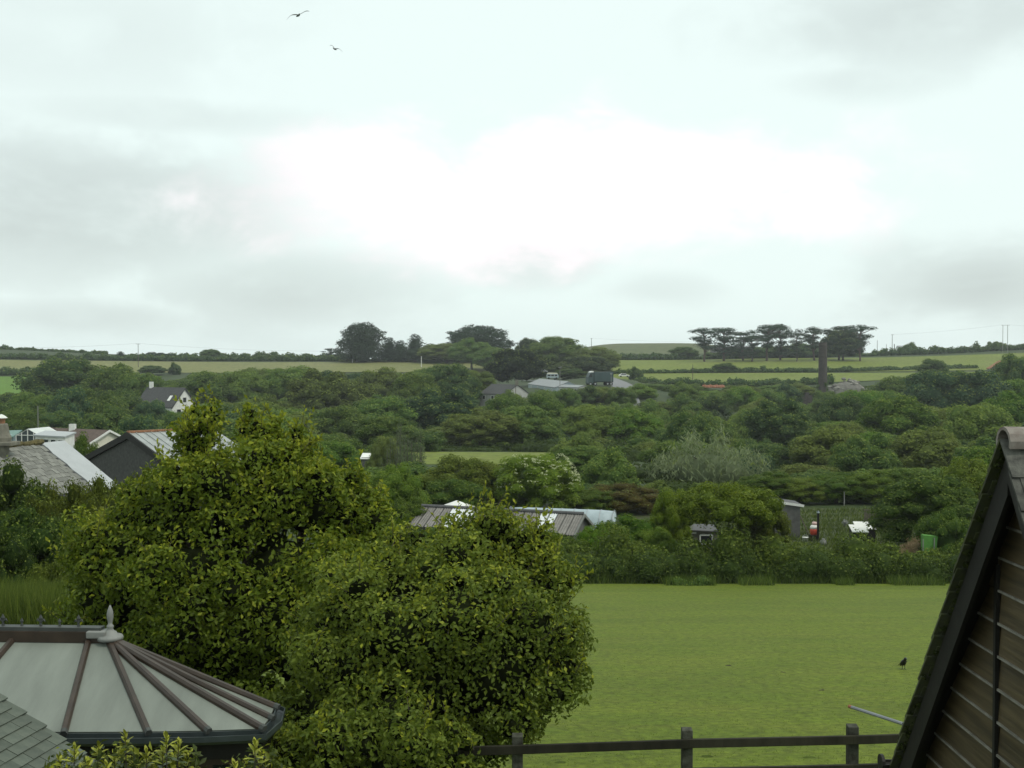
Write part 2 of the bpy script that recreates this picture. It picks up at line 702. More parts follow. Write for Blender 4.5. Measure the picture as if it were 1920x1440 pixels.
def trunk_mesh(name, h, r0, mat, seed, limbs=4, spread=1.6, lean=.15, top=None):
    rng = np.random.default_rng(seed)
    mb = MB()
    top = top or h
    pts, rad = [], []
    x = y = 0.0
    for i in range(6):
        t = i / 5
        pts.append((x, y, -.6 + t * (h + .6)))
        rad.append(r0 * (1.25 - .25 * min(1, t * 4)) * (1 - .55 * t))
        x += lean * rng.uniform(-1, 1)
        y += lean * rng.uniform(-1, 1)
    mb.tube(pts, rad, 7)
    for k in range(limbs):
        a = 2 * PI * (k + rng.uniform(-.3, .3)) / max(1, limbs)
        i = 3 + k % 2
        p = Vector(pts[i])
        e = p + Vector((math.cos(a) * spread, math.sin(a) * spread, (top - p.z) * rng.uniform(.45, .85) + .3))
        mid = (p + e) / 2 + Vector((rng.uniform(-.2, .2), rng.uniform(-.2, .2), .15 * spread))
        mb.tube([p, mid, e], [rad[i] * .6, rad[i] * .42, rad[i] * .18], 5)
    return mb.mesh(name, mat, True)


CROWNS = {}      # kind -> list of (crown mesh, trunk mesh), canonical width, height


def ell_lobes(rng, n, R3, c, rr, zmin):
    """lobes spread evenly over an ellipsoid"""
    out = []
    ga = PI * (3 - 5 ** .5)
    off = rng.uniform(0, 6)
    for i in range(n):
        z = 1 - (1 - zmin) * (i + .5) / n
        s = math.sqrt(max(0, 1 - z * z))
        d = np.array([s * math.cos(ga * i + off), s * math.sin(ga * i + off), z]) + rng.normal(size=3) * .09
        r = rng.uniform(*rr)
        out.append((np.array(c) + d * (np.array(R3) - r * .55), np.array([r, r, r * rng.uniform(.75, .95)])))
    return out


def make_round(seed, R3=(3.5, 3.5, 3.6), c=(0, 0, 4.3), n=24, rr=(.95, 1.5), zmin=-.75, dens=24, L=.27, Wd=.18, trunk=3.2, tip=.46, kt=.55):
    rng = np.random.default_rng(seed)
    main = ell_lobes(rng, n, R3, c, rr, zmin)
    subs = sublobes(main, rng, 6, .46)
    core = [(np.array(c), np.array(R3) * .74)] + main
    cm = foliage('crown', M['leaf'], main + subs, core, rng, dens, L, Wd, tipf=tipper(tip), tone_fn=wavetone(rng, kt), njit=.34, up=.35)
    return cm, trunk_mesh('trunk', trunk, .26, M['bark'], seed, 4, 1.7, .12, c[2] + R3[2] * .6)


def make_scrub(seed):
    rng = np.random.default_rng(seed)
    main = ell_lobes(rng, 15, (3.1, 3.1, 2.7), (0, 0, 1.3), (.75, 1.25), -.25)
    subs = sublobes(main, rng, 7, .42)
    core = [(np.array((0, 0, 1.2)), np.array((2.4, 2.4, 2.0)))] + main
    cm = foliage('crown', M['leaf'], main + subs, core, rng, 28, .24, .16, tipf=tipper(.46), tone_fn=wavetone(rng, .6), njit=.34, up=.35)
    return cm, trunk_mesh('trunk', 1.4, .14, M['bark'], seed, 5, 1.2, .1, 2.8)


def make_willow(seed):
    rng = np.random.default_rng(seed)
    main = []
    for i in range(46):
        a, q = rng.uniform(0, 2 * PI), rng.uniform(0, 1) ** .5
        x, y = 3.6 * q * math.cos(a), 2.8 * q * math.sin(a)
        hgt = (1 - .5 * q * q) * rng.uniform(3.6, 6.2)
        main.append((np.array([x * 1.05, y * 1.05, hgt * .62]), np.array([.62, .62, hgt * .42])))
    core = [(np.array((0, 0, 2.0)), np.array((3.0, 2.3, 2.3)))]
    cm = foliage('crown', M['leaf'], main, core, rng, 17, .5, .085, tipf=tipper(.2), tone_fn=wavetone(rng, .5), njit=.6, up=.1, axis=(0, 0, 1), abias=1.6, jit=.2)
    return cm, trunk_mesh('trunk', 2.6, .3, M['bark'], seed, 6, 1.8, .2, 4.5)


def make_cypress(seed, fan=False):
    """monterey cypress: dark plates of foliage with ragged ends"""
    rng = np.random.default_rng(seed)
    main = []
    n = 84
    for i in range(n):
        z = (.22 + .78 * (i + .5) / n) if fan else ((i + .5) / n)
        a = i * 2.399 + rng.uniform(-.3, .3)
        prof = (math.sin(min(1, z * 1.1) * PI * .5) if fan else math.sqrt(max(.06, 1 - (max(0, z - .22) / .80) ** 2.2)))
        if fan and z > .8:
            prof *= math.sqrt(max(.05, 1 - ((z - .8) / .23) ** 2))
        q = rng.uniform(.55, 1)
        rr = 4.0 * prof * q
        c = np.array([rr * math.cos(a), rr * math.sin(a), .6 + z * 7.0 + .35 * q])
        main.append((c, np.array([1.0, 1.0, .62]) * rng.uniform(.75, 1.2)))
        if rng.random() < .6:
            o = np.array([math.cos(a), math.sin(a), .35]) * rng.uniform(.5, 1.0)
            main.append((c + o, np.array([.55, .55, .26])))
    core = [(np.array((0, 0, 3.0)), np.array((3.0, 3.0, 3.9)))]
    if fan:
        core = [(np.array((0, 0, 4.8)), np.array((2.6, 2.6, 2.7)))]
    cm = foliage('crown', M['needle'], main, core, rng, 26, .5, .13, tone_fn=wavetone(rng, .5), njit=.45, up=.35, axis='N', abias=1.0, jit=.22)
    return cm, trunk_mesh('trunk', 5.5, .4, M['pine_bark'], seed, 6, 1.8, .15, 6.5)


def make_pine(seed, style):
    """tall bare stem with flat-topped plates of needles"""
    rng = np.random.default_rng(seed)
    main = []
    mb = MB()
    x, y = 0.0, 0.0
    pts, rad = [], []
    lx, ly = rng.uniform(-.5, .5), rng.uniform(-.5, .5)
    for i in range(7):
        t = i / 6
        pts.append((lx * t + rng.uniform(-.12, .12), ly * t + rng.uniform(-.12, .12), -.4 + t * 7.6))
        rad.append(.20 * (1 - .6 * t))
    mb.tube(pts, rad, 6)
    n = 28 if style else 24
    for k in range(n):
        a = 2 * PI * k / n * 2.4 + rng.uniform(-.4, .4)
        z = rng.uniform(3.0, 7.6) if style == 0 else rng.uniform(1.4, 7.5)
        reach = rng.uniform(.7, 2.7) * (1.0 if z > 5.2 else .55)
        s = Vector((lx * z / 7.6, ly * z / 7.6, z - .9))
        e = Vector((s.x + reach * math.cos(a), s.y + reach * math.sin(a), z))
        mb.tube([s, (s + e) / 2 + Vector((0, 0, -.1)), e], [.1, .075, .04], 4)
        main.append((np.array(e) + [0, 0, .15], np.array([rng.uniform(.55, .95), rng.uniform(.55, .95), rng.uniform(.28, .48)])))
        if k % 3 == 0:
            main.append((np.array((s + e) / 2) + [0, 0, .35], np.array([.5, .5, .3])))
    main.append((np.array((lx, ly, 7.4)), np.array([1.0, 1.0, .5])))
    main.append((np.array((lx + .9, ly - .3, 7.35)), np.array([.8, .8, .45])))
    subs = sublobes(main, rng, 4, .42, -.2)
    cm = foliage('crown', M['needle'], main + subs, main, rng, 20, .34, .11, tone_fn=wavetone(rng, .4), njit=.5, up=.35, jit=.24, core_scale=.5, zkeep=.7)
    return cm, mb.mesh('trunk', M['pine_bark'], True)


def make_conifer(seed):
    rng = np.random.default_rng(seed)
    main = []
    for i in range(60):
        t = (i + .5) / 60
        z = .5 + 7.6 * t
        rr = 2.6 * (1 - t) ** .8 + .15
        a = i * 2.399 + rng.uniform(-.3, .3)
        q = rng.uniform(.55, 1.0)
        main.append((np.array([rr * q * math.cos(a), rr * q * math.sin(a), z]), np.array([.6, .6, .42]) * (1.15 - .5 * t)))
    core = [(np.array((0, 0, 2.6)), np.array((1.8, 1.8, 2.6))), (np.array((0, 0, 5.2)), np.array((.9, .9, 2.2)))]
    cm = foliage('crown', M['needle'], main, core, rng, 30, .42, .11, tone_fn=wavetone(rng, .5), njit=.45, up=.2, axis='N', abias=1.1, jit=.22)
    return cm, trunk_mesh('trunk', 5.5, .24, M['pine_bark'], seed, 0)


CROWNS['round'] = ([make_round(s) for s in (11, 12, 13)] + [make_round(14, (3.6, 3.6, 3.3), (0, 0, 4.5), 30, (.8, 1.25), -.7, kt=.7)]
                   + [make_round(15, (3.3, 3.3, 3.9), (0, 0, 4.0), 30, (.75, 1.3), -.8, kt=.7)], 7.0, 8.0)
CROWNS['scrub'] = ([make_scrub(s) for s in (21, 22, 23)], 6.4, 4.1)
CROWNS['willow'] = ([make_willow(31)], 8.4, 6.3)
CROWNS['cypress'] = ([make_cypress(41), make_cypress(42)], 9.0, 8.4)
CROWNS['fan'] = ([make_cypress(43, True)], 9.6, 8.6)
CROWNS['pine'] = ([make_pine(51, 0), make_pine(52, 1), make_pine(53, 0), make_pine(54, 1)], 6.0, 8.2)
CROWNS['conifer'] = ([make_conifer(61), make_conifer(62)], 5.4, 8.5)
# finer leaved crowns for the trees that stand nearer
CROWNS['near'] = ([make_round(s, (3.5, 3.5, 3.3), (0, 0, 3.9), 34, (.7, 1.15), -.8, 34, .2, .12, 2.6, .34, .7) for s in (71, 72, 73)], 7.0, 7.3)
CROWNS['flat'] = ([make_round(91, (3.6, 3.6, 1.55), (0, 0, 5.5), 34, (.55, .95), -.8, 44, .19, .11, 3.6, .45, .7)], 7.2, 7.2)
CROWNS['bush'] = ([make_round(s, (3.4, 3.4, 3.3), (0, 0, 2.4), 34, (.6, 1.1), -.5, 38, .19, .11, 1.6, .3, .8) for s in (81, 82, 83)], 6.8, 5.8)

PAL = {  # leaf colours
    'mid': (.096, .162, .034), 'light': (.126, .188, .038), 'dark': (.062, .112, .032), 'blue': (.054, .106, .046),
    'olive': (.118, .155, .036), 'willow': (.165, .200, .110), 'pine': (.036, .062, .032), 'bright': (.084, .165, .018),
    'yellow': (.112, .170, .020), 'brown': (.072, .060, .028)}
TREES = []
_rt = random.Random(7)


def tree(name, kind, x, y, w, h, tone, label, cat='tree', group=None, variant=None, base=None, ry=1.0, col=None):
    protos, cw, ch = CROWNS[kind]
    cm, tm = protos[_rt.randrange(len(protos)) if variant is None else variant % len(protos)]
    z = tz(x, y) if base is None else base
    root = thing(name, label, cat, (x, y, z - .1), group)
    root.rotation_euler = (0, 0, _rt.uniform(0, 2 * PI))
    root.scale = (w / cw, w / cw * ry, h / ch)
    c = col or PAL[tone]
    if kind in ('bush', 'near', 'flat'):
        c = (c[0], c[1] * .98, c[2] * .5)
    k = _rt.uniform(.74, 1.24)
    for nm, me in (('crown', cm), ('trunk', tm)):
        o = bpy.data.objects.new(nm, me)
        COL.objects.link(o)
        o.parent = root
        o.color = (c[0] * k * _rt.uniform(.94, 1.08), c[1] * k, c[2] * k * _rt.uniform(.9, 1.1), 1)
    TREES.append((root, tone, w, h))
    return root


def tree_px(name, kind, px, top, wpx, d, tone, label, cat='tree', group=None, variant=None, basepy=None, **kw):
    """a tree at distance d whose crown is centred on column px and reaches up to row top"""
    p = W(px, top, d)
    b = tz(p.x, d) if basepy is None else min(W(px, basepy, d).z, tz(p.x, d) + 30)
    if basepy is not None:
        b = max(b, tz(p.x, d))
        b = tz(p.x, d)
    return tree(name, kind, p.x, d, wpx / F * d, max(1.0, p.z - b), tone, label, cat, group, variant, base=b, **kw)
# ------------------------------------------------------------------ the setting
M['ground'] = grassmat('rough_ground', (.030, .050, .018), (.045, .070, .022), (.050, .055, .024), (1, 1, 1), .08, 1.5)
M['lawn'] = grassmat('mown_grass', (.078, .114, .008), (.106, .144, .010), (.120, .138, .016), (.45, 1.2, 1), .34, 7.0)
M['field_green'] = grassmat('pasture', (.118, .155, .018), (.140, .175, .022), (.150, .160, .040), (.5, 1, 1), .05, .7)
M['field_bright'] = grassmat('bright_pasture', (.075, .160, .010), (.092, .180, .014), (.10, .16, .02), (.5, 1, 1), .05, .7)
M['field_tan'] = grassmat('dry_pasture', (.155, .158, .052), (.182, .178, .066), (.13, .15, .042), (.5, 1, 1), .05, .7)
M['moor'] = grassmat('moor', (.085, .105, .032), (.105, .115, .042), (.06, .075, .03), (1, 1, 1), .03, .3)
M['garden'] = grassmat('garden_soil', (.045, .065, .022), (.065, .085, .03), (.07, .06, .035), (1, 1, 1), .5, 6)


def sheet(name, xs, ys, off, mat, label=None, yfun=None):
    """a sheet draped over the terrain; yfun bends its rows"""
    V, Fc = [], []
    for y in ys:
        for x in xs:
            yy = y if yfun is None else yfun(x, y)
            V.append((x, yy))
    V = np.array(V)
    Z = terrain(V[:, 0], V[:, 1]) + off
    n = len(xs)
    for j in range(len(ys) - 1):
        for i in range(n - 1):
            Fc.append((j * n + i, j * n + i + 1, (j + 1) * n + i + 1, (j + 1) * n + i))
    m = bpy.data.meshes.new(name)
    m.from_pydata([(a, b, c) for (a, b), c in zip(V, Z)], [], Fc)
    m.update()
    m.materials.append(mat)
    m.polygons.foreach_set('use_smooth', [True] * len(m.polygons))
    o = link(name, m)
    o['kind'] = 'structure'
    if label:
        o['label'] = label
    return o


gx = np.unique(np.concatenate([np.arange(-640, 641, 8.0), np.arange(-60, 61, 2.0)]))
gy = np.unique(np.concatenate([np.arange(-50, 110, 1.5), np.arange(110, 720, 4.0), np.arange(720, 1560, 20.0)]))
sheet('ground', gx, gy, 0, M['ground'], 'dark rough ground under the trees of the valley')


def hill_field(name, x0, x1, ya, yb, mat, label, off=.25, n=40, wob=3.0):
    xs = np.linspace(x0, x1, n)

    def yf(x, t):
        return ya(x) + (yb(x) - ya(x)) * t + wob * .3 * math.sin(x * .06)
    return sheet(name, xs, np.linspace(0, 1, 24), off, mat, label, yf)


LAWN_END = 57.2
sheet('lawn', np.arange(-8, 40.1, .8), np.arange(8.5, LAWN_END + .1, .8), .03, M['lawn'], 'wide mown green lawn beyond the wooden fence')
hill_field('field', 22, 330, lambda x: 452, lambda x: 518 + .06 * x, M['field_green'], 'lower pale green pasture on the far slope')
hill_field('field', 22, 340, lambda x: 526 + .06 * x, lambda x: 622 + .05 * x, M['field_green'], 'upper pale green pasture below the pines')
hill_field('field', -330, 20, lambda x: 528, lambda x: 602, M['field_tan'], 'tan dry pasture along the far ridge')
hill_field('field', -330, -150, lambda x: 392, lambda x: 505, M['field_bright'], 'bright green pasture at the foot of the far ridge')
hill_field('hill', 10, 210, lambda x: 800, lambda x: 1080, M['moor'], 'smooth olive moor rising behind the road', .3, 40, 0)
sheet('meadow', np.linspace(-17, 12, 30), np.linspace(140, 168, 20), .06, M['field_green'], 'small clearing of grass among the trees')
sheet('garden_plot', np.linspace(4, 40, 40), np.linspace(62, 99, 40), .04, M['garden'], 'allotment ground behind the field hedge')

# road on the far hillside
M['asphalt'] = simple('asphalt', (.17, .17, .175), .9, .12, .6)
rp = [W(1168, 735, 318), W(1162, 731, 345), W(1150, 716, 400), W(1110, 710, 440), W(1060, 706, 460)]
rv, rf = [], []
cx = [(31, 300), (32, 325), (33.5, 350), (35, 375), (35.5, 400), (33, 425), (27, 445), (18, 460), (5, 472)]
for i, (x, y) in enumerate(cx):
    a = Vector(cx[max(0, i - 1)] + (0,))
    b = Vector(cx[min(len(cx) - 1, i + 1)] + (0,))
    d = (b - a).normalized()
    s = Vector((d.y, -d.x, 0)) * 3.4
    for k in range(5):
        q = Vector((x, y, 0)) + s * (k / 2 - 1)
        rv.append((q.x, q.y, tz(q.x, q.y) + .45))
for i in range(len(cx) - 1):
    for k in range(4):
        rf.append((i * 5 + k, i * 5 + k + 1, (i + 1) * 5 + k + 1, (i + 1) * 5 + k))
rm = bpy.data.meshes.new('road')
rm.from_pydata(rv, [], rf)
rm.materials.append(M['asphalt'])
ro = link('road', rm)
ro['kind'] = 'structure'
ro['label'] = 'grey road bending down behind the lorry'

# ---- air
hz = MB().box((0, 750, -10), (1300, 1640, 74)).build('haze', None)
hm, N, L = newmat('haze')
ho = N.new('ShaderNodeOutputMaterial')
pv = N.new('ShaderNodeVolumePrincipled')
pv.inputs['Color'].default_value = (.93, .96, 1.0, 1)
pv.inputs['Density'].default_value = .00017
pv.inputs['Anisotropy'].default_value = .2
L.new(pv.outputs[0], ho.inputs['Volume'])
hz.data.materials.append(hm)
hz['kind'] = 'stuff'
hz['label'] = 'thin pale haze over the valley'


# ------------------------------------------------------------------ hedges
def hedge(name, path, h, wd, tone, label, seed, dens=7, L=.5, Wd=.3, lump=.35, step=None, group=None, mat='leaf', tip=.2, cat='hedge', gap=0, col=None, sub=5):
    rng = np.random.default_rng(seed)
    main = []
    p = [np.array(q, float) for q in path]
    step = step or h * .55
    for a, b in zip(p[:-1], p[1:]):
        n = max(1, int(np.linalg.norm(b - a) / step))
        for i in range(n):
            q = a + (b - a) * (i + rng.uniform(-.2, .2)) / n
            z = tz(q[0], q[1])
            hh = h * (1 + lump * rng.normal() * .7)
            hh = max(.35 * h, hh)
            if rng.random() < gap:
                hh *= .35
            main.append((np.array([q[0] + rng.normal() * wd * .12, q[1] + rng.normal() * wd * .12, z + hh * .45]), np.array([max(step * .75, wd * .5), wd * .55, hh * .55])))
    subs = sublobes(main, rng, sub, .45, -.3)
    root = thing(name, label, cat, (*p[0], tz(*p[0])), group)
    m = foliage('foliage', M[mat], main + subs, main, rng, dens, L, Wd, tipf=tipper(tip), tone_fn=wavetone(rng, .6), njit=.55, up=.3, core_scale=.85)
    o = link('foliage', m, root, col or PAL[tone])
    st = MB()
    for i, (c, r) in enumerate(main[::3]):
        zb = tz(c[0], c[1])
        st.tube([(c[0], c[1], zb - .3), (c[0], c[1], zb + r[2])], [.08, .04], 5)
    st = link('stems', st.mesh('stems', M['bark']), root)
    st['kind'] = 'stuff'
    return root


def hpath(pts):
    """hedge line through photo columns at given distances"""
    return [((px - 960) / F * d, d) for px, d in pts]


H = 'hedges between the far fields'
hedge('hedge', hpath([(1130, 520), (1250, 524), (1400, 530), (1540, 534), (1690, 545), (1830, 552)]), 1.5, 3, 'dark', 'long hedge dividing the two pale green pastures', 201, 2.2, .95, .6, group=H)
hedge('hedge', hpath([(1085, 632), (1180, 628), (1290, 636)]), 2.6, 4, 'dark', 'hedge along the foot of the olive moor', 202, 1.6, 1.1, .7, group=H)
hedge('hedge', hpath([(1290, 636), (1420, 640), (1640, 650)]), 1.5, 3, 'dark', 'low hedge in front of the pines and cream house', 203, 1.8, 1.0, .65, group=H)
hedge('hedge', hpath([(1640, 652), (1760, 655), (1960, 660)]), 3.2, 4, 'dark', 'thick skyline hedge beneath the twin pole pylon', 204, 1.5, 1.1, .7, group=H)
hedge('hedge', hpath([(-20, 612), (120, 612), (330, 616), (500, 620), (640, 622)]), 2.4, 4, 'dark', 'skyline hedge behind the tan pasture', 205, 1.6, 1.1, .7, group=H)
hedge('hedge', hpath([(640, 606), (720, 604), (890, 606)]), 1.5, 3, 'olive', 'trimmed hedge under the big cypress', 206, 1.8, 1.0, .6, group=H)
hedge('hedge', hpath([(-20, 515), (90, 515)]), 2.6, 4, 'dark', 'dark hedge between the bright green and tan pastures', 207, 1.6, 1.1, .7, group=H)
hedge('hedge', hpath([(230, 640), (330, 650), (420, 655), (660, 655)]), 1.8, 4, 'dark', 'ragged skyline hedge left of the big cypress', 209, 1.5, 1.2, .7, lump=.8, gap=.2, group=H)
hedge('hedge', hpath([(1195, 452), (1300, 449), (1420, 447), (1560, 446)]), 1.6, 4, 'dark', 'scrubby hedge along the lower edge of the lower pasture', 210, 1.8, .9, .6, lump=.6, group=H)
hedge('hedge', hpath([(-60, 690), (60, 690), (200, 690)]), 1.1, 3, 'dark', 'thin hedge along the far left crest', 212, 1.5, 1.1, .7, lump=.7, gap=.3, group=H)

# the hedge at the end of the lawn: nettles and brambles below, bushes above
hedge('hedge', [(1.8, 59.6), (10, 59.3), (20, 59.0), (32, 58.8)], 1.4, 2.2, 'mid', 'thick leafy hedge closing the far end of the lawn', 220, 60, .17, .10, lump=.50, tip=.35, sub=7, step=.9, col=(.085, .125, .018))
hedge('bramble_bank', [(2, 58.2), (10, 58.0), (20, 57.8), (32, 57.6)], 1.15, 1.6, 'mid', 'low dark bramble bank along the far lawn edge', 221, 80, .15, .07, lump=.45, tip=.15, sub=6, step=.7, cat='brambles', col=(.058, .092, .016))
hedge('weed_patch', [(8.1, 55.9), (9.6, 55.9)], .28, .8, 'mid', 'low patch of weeds on the lawn near the hedge', 222, 140, .10, .06, lump=.3, tip=.3, cat='weeds', step=.35)

# ------------------------------------------------------------------ tall grass and lawn blades
def blades(name, pts, hmin, hmax, wd, col, label, seed, bend=.35, mat=None):
    rng = np.random.default_rng(seed)
    n = len(pts)
    Z = terrain(pts[:, 0], pts[:, 1])
    P = np.stack([pts[:, 0], pts[:, 1], Z], 1)
    h = rng.uniform(hmin, hmax, n)
    a = rng.uniform(0, 2 * PI, n)
    s = np.stack([np.cos(a), np.sin(a), np.zeros(n)], 1) * wd / 2
    lean = rng.normal(size=(n, 2)) * bend
    top = P + np.stack([lean[:, 0] * h, lean[:, 1] * h, h], 1)
    V = np.empty((n, 3, 3))
    V[:, 0], V[:, 1], V[:, 2] = P - s, P + s, top
    T = np.arange(n * 3).reshape(-1, 3)
    tone = np.repeat(rng.random(n), 3)
    tip = np.repeat((rng.random(n) < .12) * rng.uniform(.2, .8, n), 3)
    m = mesh_tris(name, V.reshape(-1, 3), T, [mat or M['leaf']], tone, tip)
    o = link(name, m, None, col)
    o['kind'] = 'stuff'
    o['label'] = label
    return o


rg = np.random.default_rng(301)
n = 22000
pts = np.stack([rg.uniform(-12.8, -8.9, n), rg.uniform(23.5, 27.5, n)], 1)
blades('tall_grass', pts, 1.0, 2.1, .05, (.085, .118, .020), 'pale tall grass standing behind the conservatory roof', 302, .22)
n = 26000
pts = np.stack([rg.uniform(2, 32, n), 58.0 - 2.6 * rg.random(n) ** 2.2], 1)
pts = pts[(pts[:, 1] > 56.9) | (np.sin(pts[:, 0] * 1.7) + np.sin(pts[:, 0] * .63 + 2) > .2)]
blades('long_grass', pts, .1, .6, .05, (.085, .130, .024), 'fringe of long grass along the field hedge', 303, .3)
n = 150000
yy = 9.0 + (57 - 9.0) * rg.random(n) ** 1.6
xx = rg.uniform(-.12, .42, n) * yy
pts = np.stack([xx, yy], 1)
blades('grass', pts, .015, .05, .022, (.084, .128, .007), 'short mown blades on the lawn', 304, .9)

n = 26000
pts = np.stack([rg.uniform(11, 31, n), rg.uniform(61, 98, n)], 1)
pts = pts[(np.sin(pts[:, 1] * 2.1 + np.sin(pts[:, 0] * .6)) > -.45)]
blades('allotment_weeds', pts, .15, .55, .09, (.085, .115, .030), 'weeds and crops growing on the allotment', 305, .5)
# ------------------------------------------------------------------ wooden garage at the right
M['board'] = simple('brown_board', (.058, .043, .021), .55, .45, 4.0, .2, .3, stretch=(1, .3, 6), objvar=.16)
M['strip'] = simple('pale_joint', (.17, .16, .135), .6, .35, 8, 0, .3)  # pale grey strip along every board joint
M['dark_trim'] = simple('dark_trim', (.010, .009, .007), .6, .3, 5, .2, .3)
M['mossy_tile'] = simple('mossy_tile', (.05, .05, .042), .85, .4, 9, .5, .2, col2=(.075, .085, .03), objvar=.25)
M['lichen_tile'] = simple('lichen_tile', (.035, .035, .032), .85, .4, 14, .5, .2, col2=(.13, .13, .11), objvar=.25)
M['ridge_clay'] = simple('ridge_clay', (.13, .105, .09), .85, .3, 10, .5, .2, col2=(.23, .21, .185), objvar=.2)
M['render'] = simple('grey_render', (.10, .10, .095), .9, .2, 3, .3, .2)
gx0 = 2.70                                   # gable wall plane
gy_a, gz_a = 6.06, -.395                      # apex
run, drop = 1.64, 2.225
slope_l = math.hypot(run, drop)
g_base = tz(4, 6) - .1
garage = thing('garage', 'dark brown boarded garage with steep tiled roof and gable end towards the lawn', 'garage', (4.2, gy_a, g_base))
far_e, near_e = gy_a + run, gy_a - run
z_e = gz_a - drop
# wall body just behind the boards
wb = MB()
x1 = 6.4
za = gz_a - .12
ye1, ye0 = gy_a + run - .10, gy_a - run + .10
ze = z_e - .02
wb.tube_rings([[(x, ye0, g_base - .2), (x, ye1, g_base - .2), (x, ye1, ze), (x, gy_a, za - .06), (x, ye0, ze)] for x in (gx0 + .03, x1)])
wb.build('wall', M['dark_trim'], garage)
# boards: cut by the rake, broken at a vertical cover strip
y_strip = 6.47
bh = .183
z = gz_a - .35
row = 0
while z > g_base:
    z0, z1 = z - bh + .012, z              # bottom, top of the board
    for side in (0, 1):
        def rake(zz):
            t = min(run - .08, max(0, (gz_a - zz - .16) / drop * run))
            return (gy_a + t) if side else (gy_a - t)
        a0 = y_strip + (.02 if side else -.02)
        b0, b1 = rake(z0), rake(z1)
        if (side and (b0 - a0 < .05)) or (not side and (a0 - b0 < .05)):
            continue
        b1 = max(b1, a0 + .005) if side else min(b1, a0 - .005)
        bx = gx0
        mb = MB()
        # slightly tilted face: the foot stands proud of the head
        q = [(bx + .004, a0, z1), (bx + .004, b1, z1), (bx - .010, b0, z0), (bx - .010, a0, z0)]
        if not side:
            q = q[::-1]
        mb.slab(q, (.02, 0, 0))
        mb.build('board', M['board'], garage)
        sq = MB()
        lo, hi = (a0, b0) if side else (b0, a0)
        if hi - lo > .12:
            sq.box((bx - .008, (lo + hi) / 2, z0 - .006), (.022, hi - lo, .013)).build('joint_strip', M['strip'], garage)
    z -= bh
    row += 1
MB().box((gx0 - .016, y_strip, (g_base + gz_a - .75) / 2), (.022, .030, gz_a - .75 - g_base)).build('cover_strip', M['dark_trim'], garage)
# roof slabs with overhanging verge
vx = 2.55
for s in (1, -1):
    e = Vector((0, s * run, -drop)).normalized()
    nrm = Vector((0, s * drop, run)).normalized()
    a = Vector((vx + .02, gy_a, gz_a)) - nrm * .05
    L_ = slope_l + .10
    q = [a, a + e * L_, a + e * L_ + Vector((3.9, 0, 0)), a + Vector((3.9, 0, 0))]
    MB().slab(q, -nrm * .03).build('roof_deck', M['dark_trim'], garage)
    # barge board under the verge
    a2 = Vector((vx + .012, gy_a, gz_a)) - nrm * .055
    bw_ = .135 if s > 0 else .09
    ap_ = Vector((vx + .012 + (.003 if s > 0 else 0), gy_a, gz_a - .055 / math.cos(math.atan2(drop, run))))
    ap2 = Vector((ap_.x, gy_a, gz_a - (.055 + bw_) / math.cos(math.atan2(drop, run))))
    q = [ap_, a2 + e * L_, a2 + e * L_ - nrm * bw_, ap2]
    MB().slab(q, (.026, 0, 0)).build('barge_board', M['dark_trim'], garage)
    # tiles
    tl, tw = .24, .165
    gauge = .096
    tm = MB().box((0, 0, 0), (tw - .006, tl, .014)).mesh('tile', M['mossy_tile'] if s > 0 else M['lichen_tile'])
    rows = int(L_ / gauge)
    cols = 2 if s > 0 else 9
    rs = random.Random(5)
    for r in range(rows):
        for c in range(cols):
            d = .06 + r * gauge + tl * .35
            if d > L_ + .05:
                continue
            p = Vector((vx + tw / 2 - .012 + c * tw + (.04 if r % 2 else 0) - .02, gy_a, gz_a)) + e * d + nrm * (-.012 + .004)
            o = bpy.data.objects.new('tile', tm)
            COL.objects.link(o)
            tilt = math.atan2(.015, gauge)
            yv = (e + nrm * .06).normalized()
            xv = Vector((1, 0, 0))
            zv = xv.cross(yv).normalized()
            if zv.z < 0:
                xv = -xv
                zv = xv.cross(yv).normalized()
            mt = Matrix((xv, yv, zv)).transposed().to_4x4()
            mt.translation = p + Vector((rs.uniform(-.004, .004), 0, 0)) - Vector(garage.location)
            o.parent = garage
            o.matrix_local = mt
# moss along the verge
rng = np.random.default_rng(12)
lob = []
e = Vector((0, run, -drop)).normalized()
nrm = Vector((0, drop, run)).normalized()
for k in range(90):
    p = Vector((vx - .002 + rng.uniform(-.01, .05), gy_a, gz_a)) + e * rng.uniform(.05, slope_l + .05) + nrm * rng.uniform(-.03, .012)
    lob.append((np.array(p), np.array([.012, .024, .012]) * rng.uniform(.6, 1.4)))
mo = link('moss', foliage('moss', M['leaf'], lob, lob, rng, 9000, .022, .010, njit=.8, core_scale=.8), garage, (.050, .062, .018))
mo['kind'] = 'stuff'
# ridge tiles along the top
for k in range(8):
    mb = MB()
    rings = []
    x0 = vx - .01 + k * .33
    for x, rr in ((x0, .092), (x0 + .30, .086)):
        ring = [(x, gy_a + rr * math.cos(t), gz_a - .045 + rr * .9 * math.sin(t)) for t in np.linspace(-.35, PI + .35, 9)]
        ring += [(x, gy_a + (rr - .02) * math.cos(t), gz_a - .045 + (rr - .02) * .9 * math.sin(t)) for t in np.linspace(PI + .35, -.35, 9)]
        rings.append(ring)
    mb.tube_rings(rings).build('ridge_tile', M['ridge_clay'], garage)
